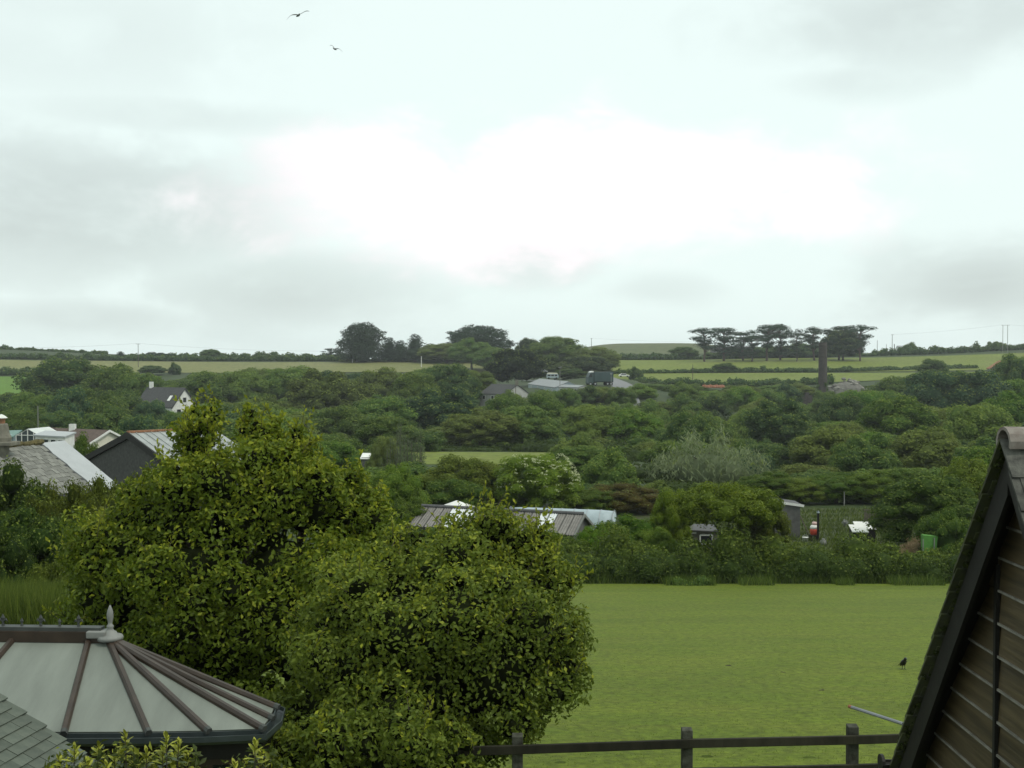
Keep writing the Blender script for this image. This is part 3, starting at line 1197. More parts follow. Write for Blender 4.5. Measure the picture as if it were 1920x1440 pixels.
# gutter on the far eave
gy_, gz_ = far_e + .13, z_e - .10
rings = []
for x in (vx - .06, 6.4):
    ring = [(x, gy_ + .055 * math.cos(t), gz_ + .055 * math.sin(t)) for t in np.linspace(PI, 2 * PI, 9)]
    ring += [(x, gy_ + .045 * math.cos(t), gz_ + .045 * math.sin(t)) for t in np.linspace(2 * PI, PI, 9)]
    rings.append(ring)
gut = MB().tube_rings(rings).build('gutter', M['dark_trim'], garage)
MB().tube([(vx - .075, gy_, gz_ - .005), (vx - .055, gy_, gz_ - .005)], .058, 14).build('gutter_end', M['dark_trim'], gut)

# rod behind the garage
M['grey_metal'] = simple('grey_metal', (.20, .21, .22), .45, .15, 6, 0, .5, metal=.3)
M['orange'] = simple('orange_plastic', (.26, .10, .05), .6, .1)
rod = thing('metal_rod', 'thin grey rod with orange tip sticking out from behind the garage', 'rod', W(1700, 1358, 9.0))
a, b = W(1597, 1326, 9.4), W(1745, 1374, 8.7)
MB().tube([a, b], .014, 8).build('rod', M['grey_metal'], rod)
MB().tube([a + (a - b).normalized() * .03, a], .0145, 8).build('tip', M['orange'], rod)

# ------------------------------------------------------------------ post and rail fence
M['fence_wood'] = simple('fence_wood', (.022, .021, .013), .85, .4, 5, .4, .2, stretch=(1, 1, .3), objvar=.2)
M['fence_post'] = simple('fence_post', (.026, .025, .017), .85, .4, 14, .5, .2, col2=(.075, .078, .06), objvar=.2)
fence = thing('wooden_fence', 'dark wooden post and rail fence along the near edge of the lawn', 'fence', (1.8, 11.95, tz(1.8, 11.95)))
fp = []
for k in range(-1, 4):
    x = .055 + 1.74 * k
    y = 11.82 + .14 * k
    top = -3.82 + .0035 * k + (.012 if k == 1 else 0)
    fp.append((x, y, top))
    g = tz(x, y)
    mb = MB()
    mb.hexa([(x - .055, y - .05, g - .3), (x + .055, y - .05, g - .3), (x + .055, y + .05, g - .3), (x - .055, y + .05, g - .3),
             (x - .055, y - .05, top - .012), (x + .055, y - .05, top - .012), (x + .055, y + .05, top), (x - .055, y + .05, top)])
    po = mb.build('post', M['fence_post'], fence, bevel=.008)
for k in range(len(fp) - 1):
    (xa, ya, ta), (xb, yb, tb) = fp[k], fp[k + 1]
    for j, dz in enumerate((.135, .435, .745)):
        MB().bar((xa - .02, ya - .072 - .004 * (k % 2), ta - dz), (xb + .02, yb - .072 - .004 * (k % 2), tb - dz + (.01 if k == 3 else 0)), .04, .09).build('rail', M['fence_wood'], fence, bevel=.006)

# ------------------------------------------------------------------ conservatory
M['frame_brown'] = simple('brown_frame', (.036, .024, .016), .4, .25, 6, 0, .4)
M['poly'] = simple('opal_polycarbonate', (.158, .174, .148), .40, .18, 1.6, 0, .3, detail=6, stretch=(2.2, .5, .5))
M['ridge_lead'] = simple('ridge_lead', (.05, .055, .05), .6, .2, 6)
M['pale_plastic'] = simple('pale_plastic', (.19, .195, .18), .5, .12, 8)
M['gutter_dark'] = simple('gutter_dark', (.035, .045, .045), .3, .2, 5, 0, .55)
M['dark_glass'] = simple('dark_glass', (.012, .018, .014), .08, .2, 2, 0, .6)
con = thing('conservatory', 'brown framed conservatory with pale panelled roof and white finial', 'conservatory', (-4.4, 12.3, tz(-4.4, 12.3)))
rz, ezz = -2.975, -3.545
E = Vector((-4.27, 12.33, rz))
rl = Vector((-8.6, 12.55, rz))                       # ridge runs away to the left
ud = (rl - E).normalized()
pd = Vector((-ud.y * -1, 0, 0))
fwd = Vector((.075, -1.30, 0))                       # ridge to front eave, on plan


def eave(p):
    return Vector((p[0], p[1], ezz))


front = [eave((E.x + fwd.x - .04, E.y + fwd.y)), eave((-3.455, 11.04)), eave((-2.905, 11.07)), eave((-2.40, 11.13)), eave((-2.385, 11.45)),
         eave((-2.41, 11.80)), eave((-3.48, 12.95)), eave((-4.02, 13.5)), eave((-4.3, 13.66))]
bars_top = []
lefts = []
for k in range(1, 6):
    t = E + ud * (.20 + .80 * (k - 1))
    b = eave((t.x + fwd.x - .30 + (.02 if k > 1 else .33), t.y + fwd.y))
    lefts.append((t, b))
# panels on the straight part
ptop = [t for t, b in lefts[::-1]] + [E]
pbot = [b for t, b in lefts[::-1]]
pbot[-1] = front[0]


def panel(q):
    n = (q[1] - q[0]).cross(q[2] - q[0]).normalized()
    if n.z < 0:
        n = -n
    MB().slab(q, -n * .025).build('roof_panel', M['poly'], con)


for i in range(len(lefts) - 1):
    panel([ptop[i], ptop[i + 1], pbot[i + 1], pbot[i]])
# bay end
tri_top = E + Vector((.0, .0, -.01))
panel([ptop[-2], E, front[1], front[0]])
for i in range(1, len(front) - 1):
    panel([tri_top, tri_top + Vector((.012, .002, 0)), front[i + 1], front[i]])
# back slope of the straight part
bk = [Vector((p.x, p.y + 1.3, ezz)) for p in ptop]
for i in range(len(ptop) - 1):
    panel([ptop[i], ptop[i + 1], bk[i + 1], bk[i]])


def glazing(a, b, w=.066):
    """a glazing bar with a raised rounded cap and an end stop"""
    up = Vector((0, 0, 1))
    d = (b - a).normalized()
    side = d.cross(up).normalized()
    u = side.cross(d).normalized()
    prof = [(-.5, -.01), (-.5, .018), (-.28, .045), (.28, .045), (.5, .018), (.5, -.01)]
    o = MB().tube_rings([[p + side * w * x + u * h for x, h in prof] for p in (a, b)]).build('glazing_bar', M['frame_brown'], con)
    MB().tube_rings([[p + side * w * x * 1.02 + u * (h * 1.05 + .002) for x, h in prof] for p in (b, b + d * .05)]).build('end_cap', M['gutter_dark'] if w < .05 else M['ridge_lead'], o)


for (t, b), bb in zip(lefts[::-1], pbot):
    glazing(t, bb)
for f in front[1:]:
    glazing(E + (f - E) * .045, f, .066)
# ridge: brown body, dark cap, cresting
perp = Vector((ud.y, -ud.x, 0))
MB().bar(rl + Vector((0, 0, .03)), E + Vector((-.02, 0, .03)), .15, .11).build('ridge_beam', M['frame_brown'], con)
cap = MB().bar(rl + Vector((0, .02, .105)), E + Vector((-.06, .02, .105)), .12, .04).build('ridge_cap', M['ridge_lead'], con)
for k in range(16):
    c = E + ud * (.32 + .205 * k) + Vector((0, .02, .125))
    mb = MB()
    if k % 2 == 0:
        mb.tube([c, c + Vector((0, 0, .05)), c + Vector((0, 0, .085)), c + Vector((0, 0, .125))], [.018, .01, .024, .002], 6, .5)
        for s in (-1, 1):
            mb.tube([c + Vector((0, 0, .04)), c + ud * s * .035 + Vector((0, 0, .07)), c + ud * s * .05 + Vector((0, 0, .045))], [.009, .012, .003], 5)
    else:
        mb.tube([c, c + Vector((0, 0, .03)), c + Vector((0, 0, .05)), c + Vector((0, 0, .085))], [.018, .01, .02, .002], 6, .5)
    mb.build('cresting', M['ridge_lead'], cap)
# finial on its stepped base
fc = Vector((E.x + .03, E.y - .01, rz + .03))
fin = MB().lathe(fc, [(.13, -.035), (.135, -.01), (.125, .012), (.075, .022), (.065, .05), (.04, .062), (.03, .085), (.036, .10), (.036, .115), (.022, .13), (.022, .15), (.034, .20), (.034, .235), (.028, .275), (.015, .31), (.003, .335)], 18).build('finial', M['pale_plastic'], con, True)
MB().box(fc + Vector((-.13, 0, .03)), (.20, .17, .075)).build('ridge_end', M['pale_plastic'], con, bevel=.012)
# gutter round the eaves, fascia and glazed walls
gp = [pbot[0]] + front
off = []
cxy = Vector((-4.2, 12.4, 0))
ring_pts = [Vector((p.x, p.y, 0)) for p in [pbot[0]] + front]
M_out = []
for i, p in enumerate(ring_pts):
    a, b = ring_pts[max(0, i - 1)], ring_pts[min(len(ring_pts) - 1, i + 1)]
    d = (b - a).normalized()
    M_out.append(Vector((d.y, -d.x, 0)))
prof = [(0.0, .03), (0.0, -.055), (.03, -.075), (.085, -.07), (.105, -.04), (.105, .012), (.095, .012), (.095, -.03), (.075, -.055), (.012, -.055), (.012, .03)]
rings = [[p + o * (.02 + x) + Vector((0, 0, ezz - .035 + h)) for x, h in prof] for p, o in zip(ring_pts, M_out)]
MB().tube_rings(rings).build('gutter', M['gutter_dark'], con)
prof = [(-.06, -.02), (-.06, -.26), (.0, -.26), (.0, -.02)]
rings = [[p + o * x + Vector((0, 0, ezz - .02 + h)) for x, h in prof] for p, o in zip(ring_pts, M_out)]
MB().tube_rings(rings).build('fascia', M['dark_trim'], con)
zb = tz(-4, 12)
for i in range(len(ring_pts) - 1):
    a, b = ring_pts[i], ring_pts[i + 1]
    o_ = (M_out[i] + M_out[i + 1]).normalized()
    a2, b2 = a - o_ * .05, b - o_ * .05
    z1, z0 = ezz - .28, zb + .55
    d = (b2 - a2).normalized()
    n_ = max(1, int((b2 - a2).length / .65))
    for j in range(n_):
        p0, p1 = a2 + (b2 - a2) * j / n_, a2 + (b2 - a2) * (j + 1) / n_
        fr = MB()
        fr.bar(p0 + Vector((0, 0, z1 - .03)), p1 + Vector((0, 0, z1 - .03)), .06, .06)
        fr.bar(p0 + Vector((0, 0, z0 + .03)), p1 + Vector((0, 0, z0 + .03)), .06, .06)
        fr.bar(p0 + d * .03 + Vector((0, 0, z0 + .06)), p0 + d * .03 + Vector((0, 0, z1 - .06)), .06, .06, up=(o_.x, o_.y, 0))
        fr.bar(p1 - d * .03 + Vector((0, 0, z0 + .06)), p1 - d * .03 + Vector((0, 0, z1 - .06)), .06, .06, up=(o_.x, o_.y, 0))
        w_ = fr.build('window', M['frame_brown'], con)
        q = [p0 + d * .055 + Vector((0, 0, z0 + .05)), p1 - d * .055 + Vector((0, 0, z0 + .05)), p1 - d * .055 + Vector((0, 0, z1 - .05)), p0 + d * .055 + Vector((0, 0, z1 - .05))]
        MB().slab(q, o_ * .012).build('pane', M['dark_glass'], w_)
    q = [a2 + Vector((0, 0, zb - .2)), b2 + Vector((0, 0, zb - .2)), b2 + Vector((0, 0, z0)), a2 + Vector((0, 0, z0))]
    MB().slab(q, -o_ * .1).build('dwarf_wall', M['render'], con)

# ------------------------------------------------------------------ tiled porch roof, lower left corner
M['green_tile'] = simple('green_grey_tile', (.065, .078, .062), .75, .25, 7, .4, .25, col2=(.095, .108, .085), objvar=.16)
porch = thing('porch', 'grey green tiled lean to roof beside the conservatory', 'porch', (-4.9, 9.0, tz(-4.9, 9.0)))
th = R(9.0)
cr = Vector((math.sin(th), math.cos(th), 0))          # along the courses, away from the camera
dn = Vector((math.cos(th), -math.sin(th), 0))
ptan = .60
e = (dn + Vector((0, 0, -ptan))).normalized()
nr = e.cross(cr).normalized()
if nr.z < 0:
    nr = -nr
Q = W(62, 1349, 9.6)
gauge, tl, tw = .102, .265, .165
tm = MB().box((0, 0, 0), (tl, tw - .005, .013)).mesh('tile', M['green_tile'])
rs = random.Random(3)
for r in range(-9, 9):
    for c in range(18):
        p = Q + e * (r * gauge) - cr * (c * tw + (.08 if r % 2 else 0) + tw / 2) + nr * .012
        if r >= 5 and False:
            continue
        o = bpy.data.objects.new('tile', tm)
        COL.objects.link(o)
        xv = (e + nr * .115).normalized()
        yv = cr
        zv = xv.cross(yv).normalized()
        if zv.z < 0:
            yv = -yv
            zv = xv.cross(yv).normalized()
        mt = Matrix((xv, yv, zv)).transposed().to_4x4()
        mt.translation = p + nr * rs.uniform(-.002, .003) - Vector(porch.location)
        o.parent = porch
        o.matrix_local = mt
a = Q - e * 1.15 - nr * .03
b = Q + e * .93 - nr * .03
q = [a - cr * .03, b - cr * .03, b - cr * 3.1, a - cr * 3.1]
MB().slab(q, -nr * .04).build('roof_deck', M['dark_trim'], porch)
q2 = [a - cr * .06 - nr * .045, b - cr * .06 - nr * .045, Vector((b.x, b.y, tz(b.x, b.y) - .2)) - cr * .06 - e * .1, Vector((a.x, a.y, tz(b.x, b.y) - .2)) - cr * .06]
MB().slab(q2, -cr * .15).build('wall', M['render'], porch)
bb = b - e * .1
q3 = [bb - cr * .3 - nr * .05, bb - cr * 3.0 - nr * .05, Vector((bb.x, bb.y, tz(bb.x, bb.y) - .2)) - cr * 3.0, Vector((bb.x, bb.y, tz(bb.x, bb.y) - .2)) - cr * .3]
MB().slab(q3, -dn * .15).build('wall', M['render'], porch)
# ------------------------------------------------------------------ buildings across the valley
M['slate'] = simple('old_slate', (.15, .15, .135), .85, .3, 5, .5, .2, col2=(.20, .20, .175), objvar=.22)
M['pale_sheet'] = simple('pale_roof_sheet', (.36, .375, .38), .6, .06, 1.5, 0, .3)
M['stone'] = simple('old_stone', (.12, .115, .095), .95, .35, 3, .6, .15, col2=(.20, .19, .15))
M['moss'] = simple('ridge_moss', (.10, .085, .04), .95, .35, 6, .6, .1)
M['white_paint'] = simple('white_paint', (.66, .66, .62), .6, .08, 2, 0, .3)
M['cream_wall'] = simple('cream_wall', (.60, .58, .47), .8, .08, 2)
M['brown_roof'] = simple('brown_tile_roof', (.095, .070, .058), .85, .25, 3, .3, .2)
M['slate_dark'] = simple('dark_slate_roof', (.060, .060, .060), .8, .25, 2, .3, .2)
M['grey_roof'] = simple('grey_sheet_roof', (.25, .26, .265), .7, .12, 1.2)
M['corr'] = simple('corrugated_cement', (.19, .18, .165), .9, .2, 2.5, .2, .2, objvar=.08)
M['corr_dark'] = simple('ridge_cement', (.10, .10, .10), .9, .2, 4, .2, .2)
M['rooflight'] = simple('white_rooflight_sheet', (.60, .62, .62), .5, .06, 2, 0, .3)
M['barn_sheet'] = simple('barn_roof_sheet', (.30, .315, .305), .7, .15, 1.5, 0, .3, objvar=.07)
M['barn_wall'] = simple('dark_rough_render', (.075, .075, .070), .95, .22, 5, .4, .1)
M['clay'] = simple('clay_ridge', (.26, .13, .07), .9, .25, 4)
M['teal'] = simple('teal_roof', (.13, .22, .19), .6, .1, 2)
M['brick'] = simple('dark_brick', (.055, .048, .044), .95, .3, 1.2, .5, .1, col2=(.085, .075, .068))
M['glass'] = simple('pane_glass', (.06, .075, .08), .12, .2, 1, 0, .6)
M['window_dark'] = simple('dark_window', (.02, .024, .026), .2, .2, 1, 0, .5)
M['pole_wood'] = simple('pole_wood', (.10, .085, .07), .9, .2, 2)
M['pole_pale'] = simple('pale_pole', (.22, .22, .20), .8, .2, 2)
M['wire'] = simple('wire', (.04, .04, .04), .6, .1, 1)
M['lorry_green'] = simple('lorry_curtain', (.030, .055, .055), .5, .15, .8, 0, .4)
M['tyre'] = simple('tyre', (.015, .015, .015), .9, .2, 3)
M['steel'] = simple('steel', (.30, .31, .32), .4, .1, 3, 0, .5, metal=.4)
M['red_plastic'] = simple('red_plastic', (.42, .06, .035), .5, .15, 3)
M['pink_plastic'] = simple('pink_plastic', (.55, .38, .35), .5, .1, 3)
M['green_net'] = simple('green_netting', (.07, .20, .035), .8, .2, 5)
M['straw'] = simple('dry_straw', (.27, .21, .12), .95, .35, 5, .5, .1)
M['blue_grey'] = simple('blue_grey_sheet', (.32, .38, .40), .6, .1, 2)


def V3(x, y, z):
    return Vector((x, y, z))


class Gable:
    """a gabled building from its ridge end, ridge direction, plan half-width and pitch"""

    def __init__(s, B, ang, length, half, drop, base=None):
        s.B = Vector(B)
        s.u = V3(math.cos(ang), math.sin(ang), 0)             # from the near gable along the ridge
        s.n = V3(-s.u.y, s.u.x, 0)                            # one side
        s.len, s.half, s.drop = length, half, drop
        s.base = min(tz(s.B.x, s.B.y), tz(*(s.B + s.u * length).xy)) - .3 if base is None else base

    def pt(s, t, w, z=0.0):
        """t along the ridge, w across (metres), z above the roof plane"""
        return s.B + s.u * t + s.n * w + V3(0, 0, -abs(w) / s.half * s.drop + z)

    def walls(s, name, mat, root, inset=.15):
        rings = []
        zt = s.B.z - s.drop * (s.half - inset) / s.half - .06
        for t in (inset, s.len - inset):
            c = s.B + s.u * t
            h = s.half - inset
            rings.append([V3(*(c + s.n * h).xy, s.base), V3(*(c + s.n * h).xy, zt), V3(*c.xy, s.B.z - .09), V3(*(c - s.n * h).xy, zt), V3(*(c - s.n * h).xy, s.base)])
        return MB().tube_rings(rings).build(name, mat, root)

    def roof(s, name, mat, root, t=.08, over=0.0):
        out = []
        for sg in (1, -1):
            q = [s.pt(-over, 0), s.pt(s.len + over, 0), s.pt(s.len + over, sg * s.half), s.pt(-over, sg * s.half)]
            out.append(MB().slab(q, V3(0, 0, -t)).build(name, mat, root))
        return out

    def on_side(s, sg, t0, t1, h0, h1, proud=.03, inset=.15):
        """quad on the long wall of side sg, h measured up from the base"""
        w = (s.half - inset + proud) * sg
        f = lambda t, h: V3(*(s.B + s.u * t + s.n * w).xy, s.base + h)
        return [f(t0, h0), f(t1, h0), f(t1, h1), f(t0, h1)]

    def on_gable(s, w0, w1, z0, z1, proud=.03, inset=.15):
        f = lambda w, z: V3(*(s.B + s.u * (inset - proud) + s.n * w).xy, z)
        return [f(w0, z0), f(w1, z0), f(w1, z1), f(w0, z1)]


def win(root, q, out, frame=M['white_paint'], glass=M['window_dark'], t=.05, name='window'):
    """a framed window: four bars and a pane"""
    q = [Vector(p) for p in q]
    mb = MB()
    up = V3(0, 0, 1)
    for a, b in ((q[0], q[1]), (q[3], q[2])):
        mb.bar(a, b, t, t)
    for a, b in ((q[0], q[3]), (q[1], q[2])):
        mb.bar(a, b, t, t, up=out)
    w = mb.build(name, frame, root)
    MB().slab([p - out * .01 for p in q], out * .012).build('pane', glass, w)
    return w


M['pale_wall'] = simple('pale_grey_wall', (.36, .36, .34), .85, .12, 1.2)
# ---- stone cottage with slate roof, left
A = V3(-22.45, 52, -3.97)
ang = math.atan2(.951, .309)
sl = thing('stone_cottage', 'old cottage with mossy slate roof and a smooth pale strip at its end', 'cottage', (A.x, A.y, tz(A.x, A.y)))
g = Gable(A - V3(.309, .951, 0) * 2.5, ang, 6.29, 3.1, 2.07)
g.walls('wall', M['stone'], sl)
tS = 2.5 + 2.24
for sg, nm in ((1, 'roof_deck'), (-1, 'roof_deck')):
    q = [g.pt(0, 0, -.03), g.pt(g.len, 0, -.03), g.pt(g.len, sg * g.half, -.03), g.pt(0, sg * g.half, -.03)]
    MB().slab(q, V3(0, 0, -.08)).build(nm, M['slate_dark'], sl)
# pale strip with a slightly wavy inner edge
rs = random.Random(9)
nseg = 9
for i in range(nseg):
    w0, w1 = -g.half * i / nseg, -g.half * (i + 1) / nseg
    d0, d1 = .05 * math.sin(i * 2.1), .05 * math.sin((i + 1) * 2.1)
    q = [g.pt(tS + d0, w0, .02), g.pt(g.len + .06, w0, .02), g.pt(g.len + .06, w1, .02), g.pt(tS + d1, w1, .02)]
    if i == 0:
        strip = MB()
    strip.slab(q, V3(0, 0, -.045))
strip.build('pale_strip', M['pale_sheet'], sl)
# slates
cs = .30
tmz = MB().box((0, 0, 0), (.28, .42, .018)).mesh('slate', M['slate'])
eD = (g.pt(0, -1) - g.pt(0, 0)).normalized()
nD = g.u.cross(eD).normalized()
if nD.z < 0:
    nD = -nD
rows = int(g.half / math.cos(math.atan(g.drop / g.half)) / .27)
for r in range(rows):
    for c in range(int(tS / cs)):
        p = g.pt(0, 0) + eD * (.16 + r * .27) + g.u * (.15 + c * cs + (.15 if r % 2 else 0)) + nD * (.0)
        if (p - g.B).dot(g.u) > tS + .02:
            continue
        o = bpy.data.objects.new('slate', tmz)
        COL.objects.link(o)
        yv = (eD + nD * .05).normalized()
        xv = (g.u + V3(rs.uniform(-.03, .03), rs.uniform(-.03, .03), rs.uniform(-.03, .03))).normalized()
        zv = xv.cross(yv).normalized()
        if zv.z < 0:
            xv = -xv
            zv = xv.cross(yv).normalized()
        mt = Matrix((xv, yv, zv)).transposed().to_4x4()
        mt.translation = p + nD * rs.uniform(0, .02) - Vector(sl.location)
        o.parent = sl
        o.matrix_local = mt
mb = MB()
for i in range(14):
    t = .2 + i * .33
    mb.tube([g.pt(t, 0, .02), g.pt(t + .34, 0, .03 + rs.uniform(0, .06))], [rs.uniform(.09, .17), rs.uniform(.09, .17)], 7)
mb.build('ridge_moss', M['moss'], sl)
# its chimney at the picture's edge
cp = W(1, 835, 51.2)
ch = MB()
ch.box((cp.x, cp.y, cp.z - 1.3), (.52, .6, 2.6))
ck = ch.build('chimney', M['stone'], sl)
MB().box((cp.x + .05, cp.y, cp.z + .08), (1.25, .95, .17)).build('cap_slab', M['stone'], ck, bevel=.03)
MB().lathe((cp.x + .02, cp.y, cp.z + .16), [(.42, 0), (.44, .18), (.36, .36), (.33, .55), (.30, .75), (.26, .8)], 12).build('stack', M['stone'], ck)
MB().lathe((cp.x + .05, cp.y, cp.z + .95), [(.15, 0), (.16, .22), (.14, .24)], 12).build('chimney_pot', M['clay'], ck)
MB().lathe((cp.x + .05, cp.y, cp.z + 1.19), [(.25, 0), (.24, .03), (.10, .13), (.02, .17)], 14).build('cowl', M['white_paint'], ck)
# ---- dark rendered barn
ap = V3(-24.6, 75, -4.84)
bn = thing('barn', 'dark grey rendered barn with pale corrugated roof and clay ridge', 'barn', (ap.x, ap.y, tz(ap.x, ap.y)))
g = Gable(ap, R(45), 6.2, 6.0, 1.86)
g.walls('wall', M['barn_wall'], bn, .12)
for sg in (1, -1):
    # ribbed sheets as separate strips running down the slope
    ns = 6
    for k in range(ns):
        t0, t1 = g.len * k / ns, g.len * (k + 1) / ns - .02
        mb = MB()
        q = [g.pt(t0, 0, .02), g.pt(t1, 0, .02), g.pt(t1, sg * g.half, .02), g.pt(t0, sg * g.half, .02)]
        mb.slab(q, V3(0, 0, -.06))
        for j in (.08, .5):
            t = t0 + (t1 - t0) * j
            mb.bar(g.pt(t, 0, .045), g.pt(t, sg * g.half, .045), .06, .05)
        mb.build('roof_sheet', M['barn_sheet'], bn)
    q = [g.pt(-.06, 0, .05), g.pt(-.06, sg * (g.half + .1), .05), g.pt(-.06, sg * (g.half + .1), -.33), g.pt(-.06, 0, -.36)]
    MB().slab(q, g.u * .16).build('barge_board', M['dark_trim'], bn)
for k in range(12):
    MB().bar(g.pt(.5 * k, 0, .07), g.pt(.5 * k + .47, 0, .07), .32, .12).build('ridge_tile', M['clay'], bn)
# ---- bungalow with white chimney behind
bd = 150.0
bl, br = W(82, 801, bd + 4), W(206, 804, bd - 2)
br.z = bl.z
bg = thing('bungalow', 'long white bungalow with brown roof and short white chimney', 'bungalow', (br.x, br.y, tz(br.x, br.y)))
dv = bl - br
g = Gable(br, math.atan2(dv.y, dv.x), dv.length, 3.2, 1.45)
g.walls('wall', M['cream_wall'], bg, .3)
g.roof('roof', M['brown_roof'], bg, .12)
c = g.pt(g.len * .53, .25)
MB().box(c + V3(0, 0, .25), (.75, .6, .9)).build('chimney', M['white_paint'], bg)
for sg in (1, -1):
    q = [g.pt(-.05, 0, .03), g.pt(-.05, sg * g.half, .03), g.pt(-.05, sg * g.half, -.25), g.pt(-.05, 0, -.25)]
    MB().slab(q, g.u * .08).build('barge_board', M['white_paint'], bg)
for t in (1.5, 3.6, 5.6):
    q = g.on_side(1, t, t + 1.3, 1.1, 2.1, inset=.3)
    win(bg, q, g.n * 1.0, t=.1)
# ---- white conservatory gable, teal roof, low walls
cs_ = thing('greenhouse', 'small white framed greenhouse with a pale gabled roof', 'greenhouse', W(52, 830, 105))
ap = W(52, 804, 104)
g = Gable(ap, R(78), 3.2, 1.25, .62)
g.walls('panes', M['glass'], cs_, .05)
g.roof('roof', simple('pale_glass_roof', (.50, .52, .49), .3, .1, 1, 0, .5), cs_, .04)
for w in (-1.15, -.6, 0, .6, 1.15):
    zt = g.pt(0, w).z
    MB().bar(V3(*g.pt(-.02, w).xy, g.base), V3(*g.pt(-.02, w).xy, zt - .02), .06, .06, up=g.u).build('frame_bar', M['white_paint'], cs_)
MB().bar(g.pt(-.03, -1.15) , V3(*g.pt(-.03, 1.15).xy, g.pt(0, 1.15).z), .06, .06).build('frame_bar', M['white_paint'], cs_)
th_ = thing('shed', 'low shed with a flat teal roof beside the small white greenhouse', 'shed', W(25, 830, 118))
a, b = W(16, 807, 118), W(42, 806, 116)
MB().slab([a, b, b + V3(0, -2.2, -.5), a + V3(0, -2.2, -.5)], V3(0, 0, -.1)).build('roof', M['teal'], th_)
MB().box(((a + b) / 2 + V3(0, -1.1, -1.75)), (1.3, 1.9, 2.9)).build('wall', M['blue_grey'], th_)
lw = thing('outbuilding', 'low white outbuilding with a row of windows in front of the brown bungalow', 'outbuilding', W(95, 828, 98))
a, b = W(66, 816, 99), W(121, 817, 97)
b.z = a.z
MB().slab([a + V3(-.1, -.2, .05), b + V3(.1, -.2, .05), b + V3(.1, 2.4, .25), a + V3(-.1, 2.4, .25)], V3(0, 0, -.12)).build('roof', M['pale_sheet'], lw)
MB().hexa([a + V3(0, 0, -2.4), b + V3(0, 0, -2.4), b + V3(0, 2.2, -2.4), a + V3(0, 2.2, -2.4), a + V3(0, 0, -.06), b + V3(0, 0, -.06), b + V3(0, 2.2, .1), a + V3(0, 2.2, .1)]).build('wall', M['white_paint'], lw)
dx = (b - a) / 4
for i in range(4):
    p, q = a + dx * (i + .15), a + dx * (i + .85)
    win(lw, [p + V3(0, -.03, -.75), q + V3(0, -.03, -.75), q + V3(0, -.03, -.28), p + V3(0, -.03, -.28)], V3(0, -1, 0), t=.05)
br_ = thing('shed', 'small brown roofed shed between white greenhouse and bungalow', 'shed', W(66, 815, 125))
ap = W(68, 802, 127)
g = Gable(ap, R(8), 1.9, 1.3, .75)
g.walls('wall', M['cream_wall'], br_, .1)
g.roof('roof', M['brown_roof'], br_)

# ---- white gabled house among the trees
B = V3(-79.4, 285, -7.35)
ho_ = thing('house', 'white gabled house with dark slate roof and one skylight among trees', 'house', (B.x, B.y, tz(B.x, B.y)))
g = Gable(B, math.atan2(.5, -.87), 13, 4.4, 4.7)
g.walls('wall', M['white_paint'], ho_, .25)
g.roof('roof', M['slate_dark'], ho_, .2)
sg = 1 if g.n.y < 0 else -1
q = [g.pt(2.2, sg * 1.9, .06), g.pt(3.1, sg * 1.9, .06), g.pt(3.1, sg * 3.0, .06), g.pt(2.2, sg * 3.0, .06)]
MB().slab(q, V3(0, 0, .05)).build('skylight', M['white_paint'], ho_)
for s2 in (1, -1):
    q = [g.pt(-.06, 0, .02), g.pt(-.06, s2 * g.half, .02), g.pt(-.06, s2 * g.half, -.35), g.pt(-.06, 0, -.35)]
    MB().slab(q, g.u * .15).build('barge_board', M['slate_dark'], ho_)
win(ho_, g.on_gable(-.6, .6, B.z - 3.6, B.z - 2.4, inset=.25), -g.u, t=.1)
for w in (-2.6, 1.2):
    win(ho_, g.on_gable(w, w + 1.4, B.z - 6.6, B.z - 5.2, inset=.25), -g.u, t=.1)
MB().box(g.pt(11.5, 0) + V3(0, 0, .5), (.9, .7, 1.6)).build('chimney', M['white_paint'], ho_)

# ---- long corrugated shed beyond the big bush
Rr = V3(4.3, 70, -9.39)
ls = thing('poultry_shed', 'long low grey corrugated shed with white rooflights and white gable trim', 'shed', (0, 71.5, tz(0, 71.5)))
dv = V3(-5.7, 73.8, -9.39) - Rr
g = Gable(Rr, math.atan2(dv.y, dv.x), dv.length, 1.9, .92)
g.walls('wall', M['render'], ls, .15)
ns = 20
for sg in (1, -1):
    for k in range(ns):
        t0, t1 = g.len * k / ns, g.len * (k + 1) / ns
        white = sg == (1 if g.n.y < 0 else -1) and k in (3, 4, 13, 14, 15)
        nn = 7
        V_, F_ = [], []
        for lay in (0, -.018):
            for j in range(nn + 1):
                t = t0 + (t1 - t0) * j / nn
                zz = .028 * math.cos(j * PI) + (.006 if white else 0) + lay
                V_ += [g.pt(t, 0, zz), g.pt(t, sg * (g.half + .1), zz)]
        m2 = (nn + 1) * 2
        for j in range(nn):
            F_ += [(j * 2, j * 2 + 1, j * 2 + 3, j * 2 + 2), (m2 + j * 2, m2 + j * 2 + 2, m2 + j * 2 + 3, m2 + j * 2 + 1)]
            F_ += [(j * 2 + 1, m2 + j * 2 + 1, m2 + j * 2 + 3, j * 2 + 3)]
        MB().add(V_, F_).build('rooflight' if white else 'roof_sheet', M['rooflight'] if white else M['corr'], ls)
for k in range(ns):
    t0, t1 = g.len * k / ns + .01, g.len * (k + 1) / ns - .01
    MB().tube([g.pt(t0, 0, .04), g.pt(t1, 0, .04)], .11, 8).build('ridge_cap', M['corr_dark'], ls)
for sg in (1, -1):
    q = [g.pt(-.08, 0, .04), g.pt(-.08, sg * (g.half + .12), .04), g.pt(-.08, sg * (g.half + .12), -.13), g.pt(-.08, 0, -.15)]
    MB().slab(q, g.u * .05).build('barge_board', M['pale_plastic'], ls)
zb = g.base
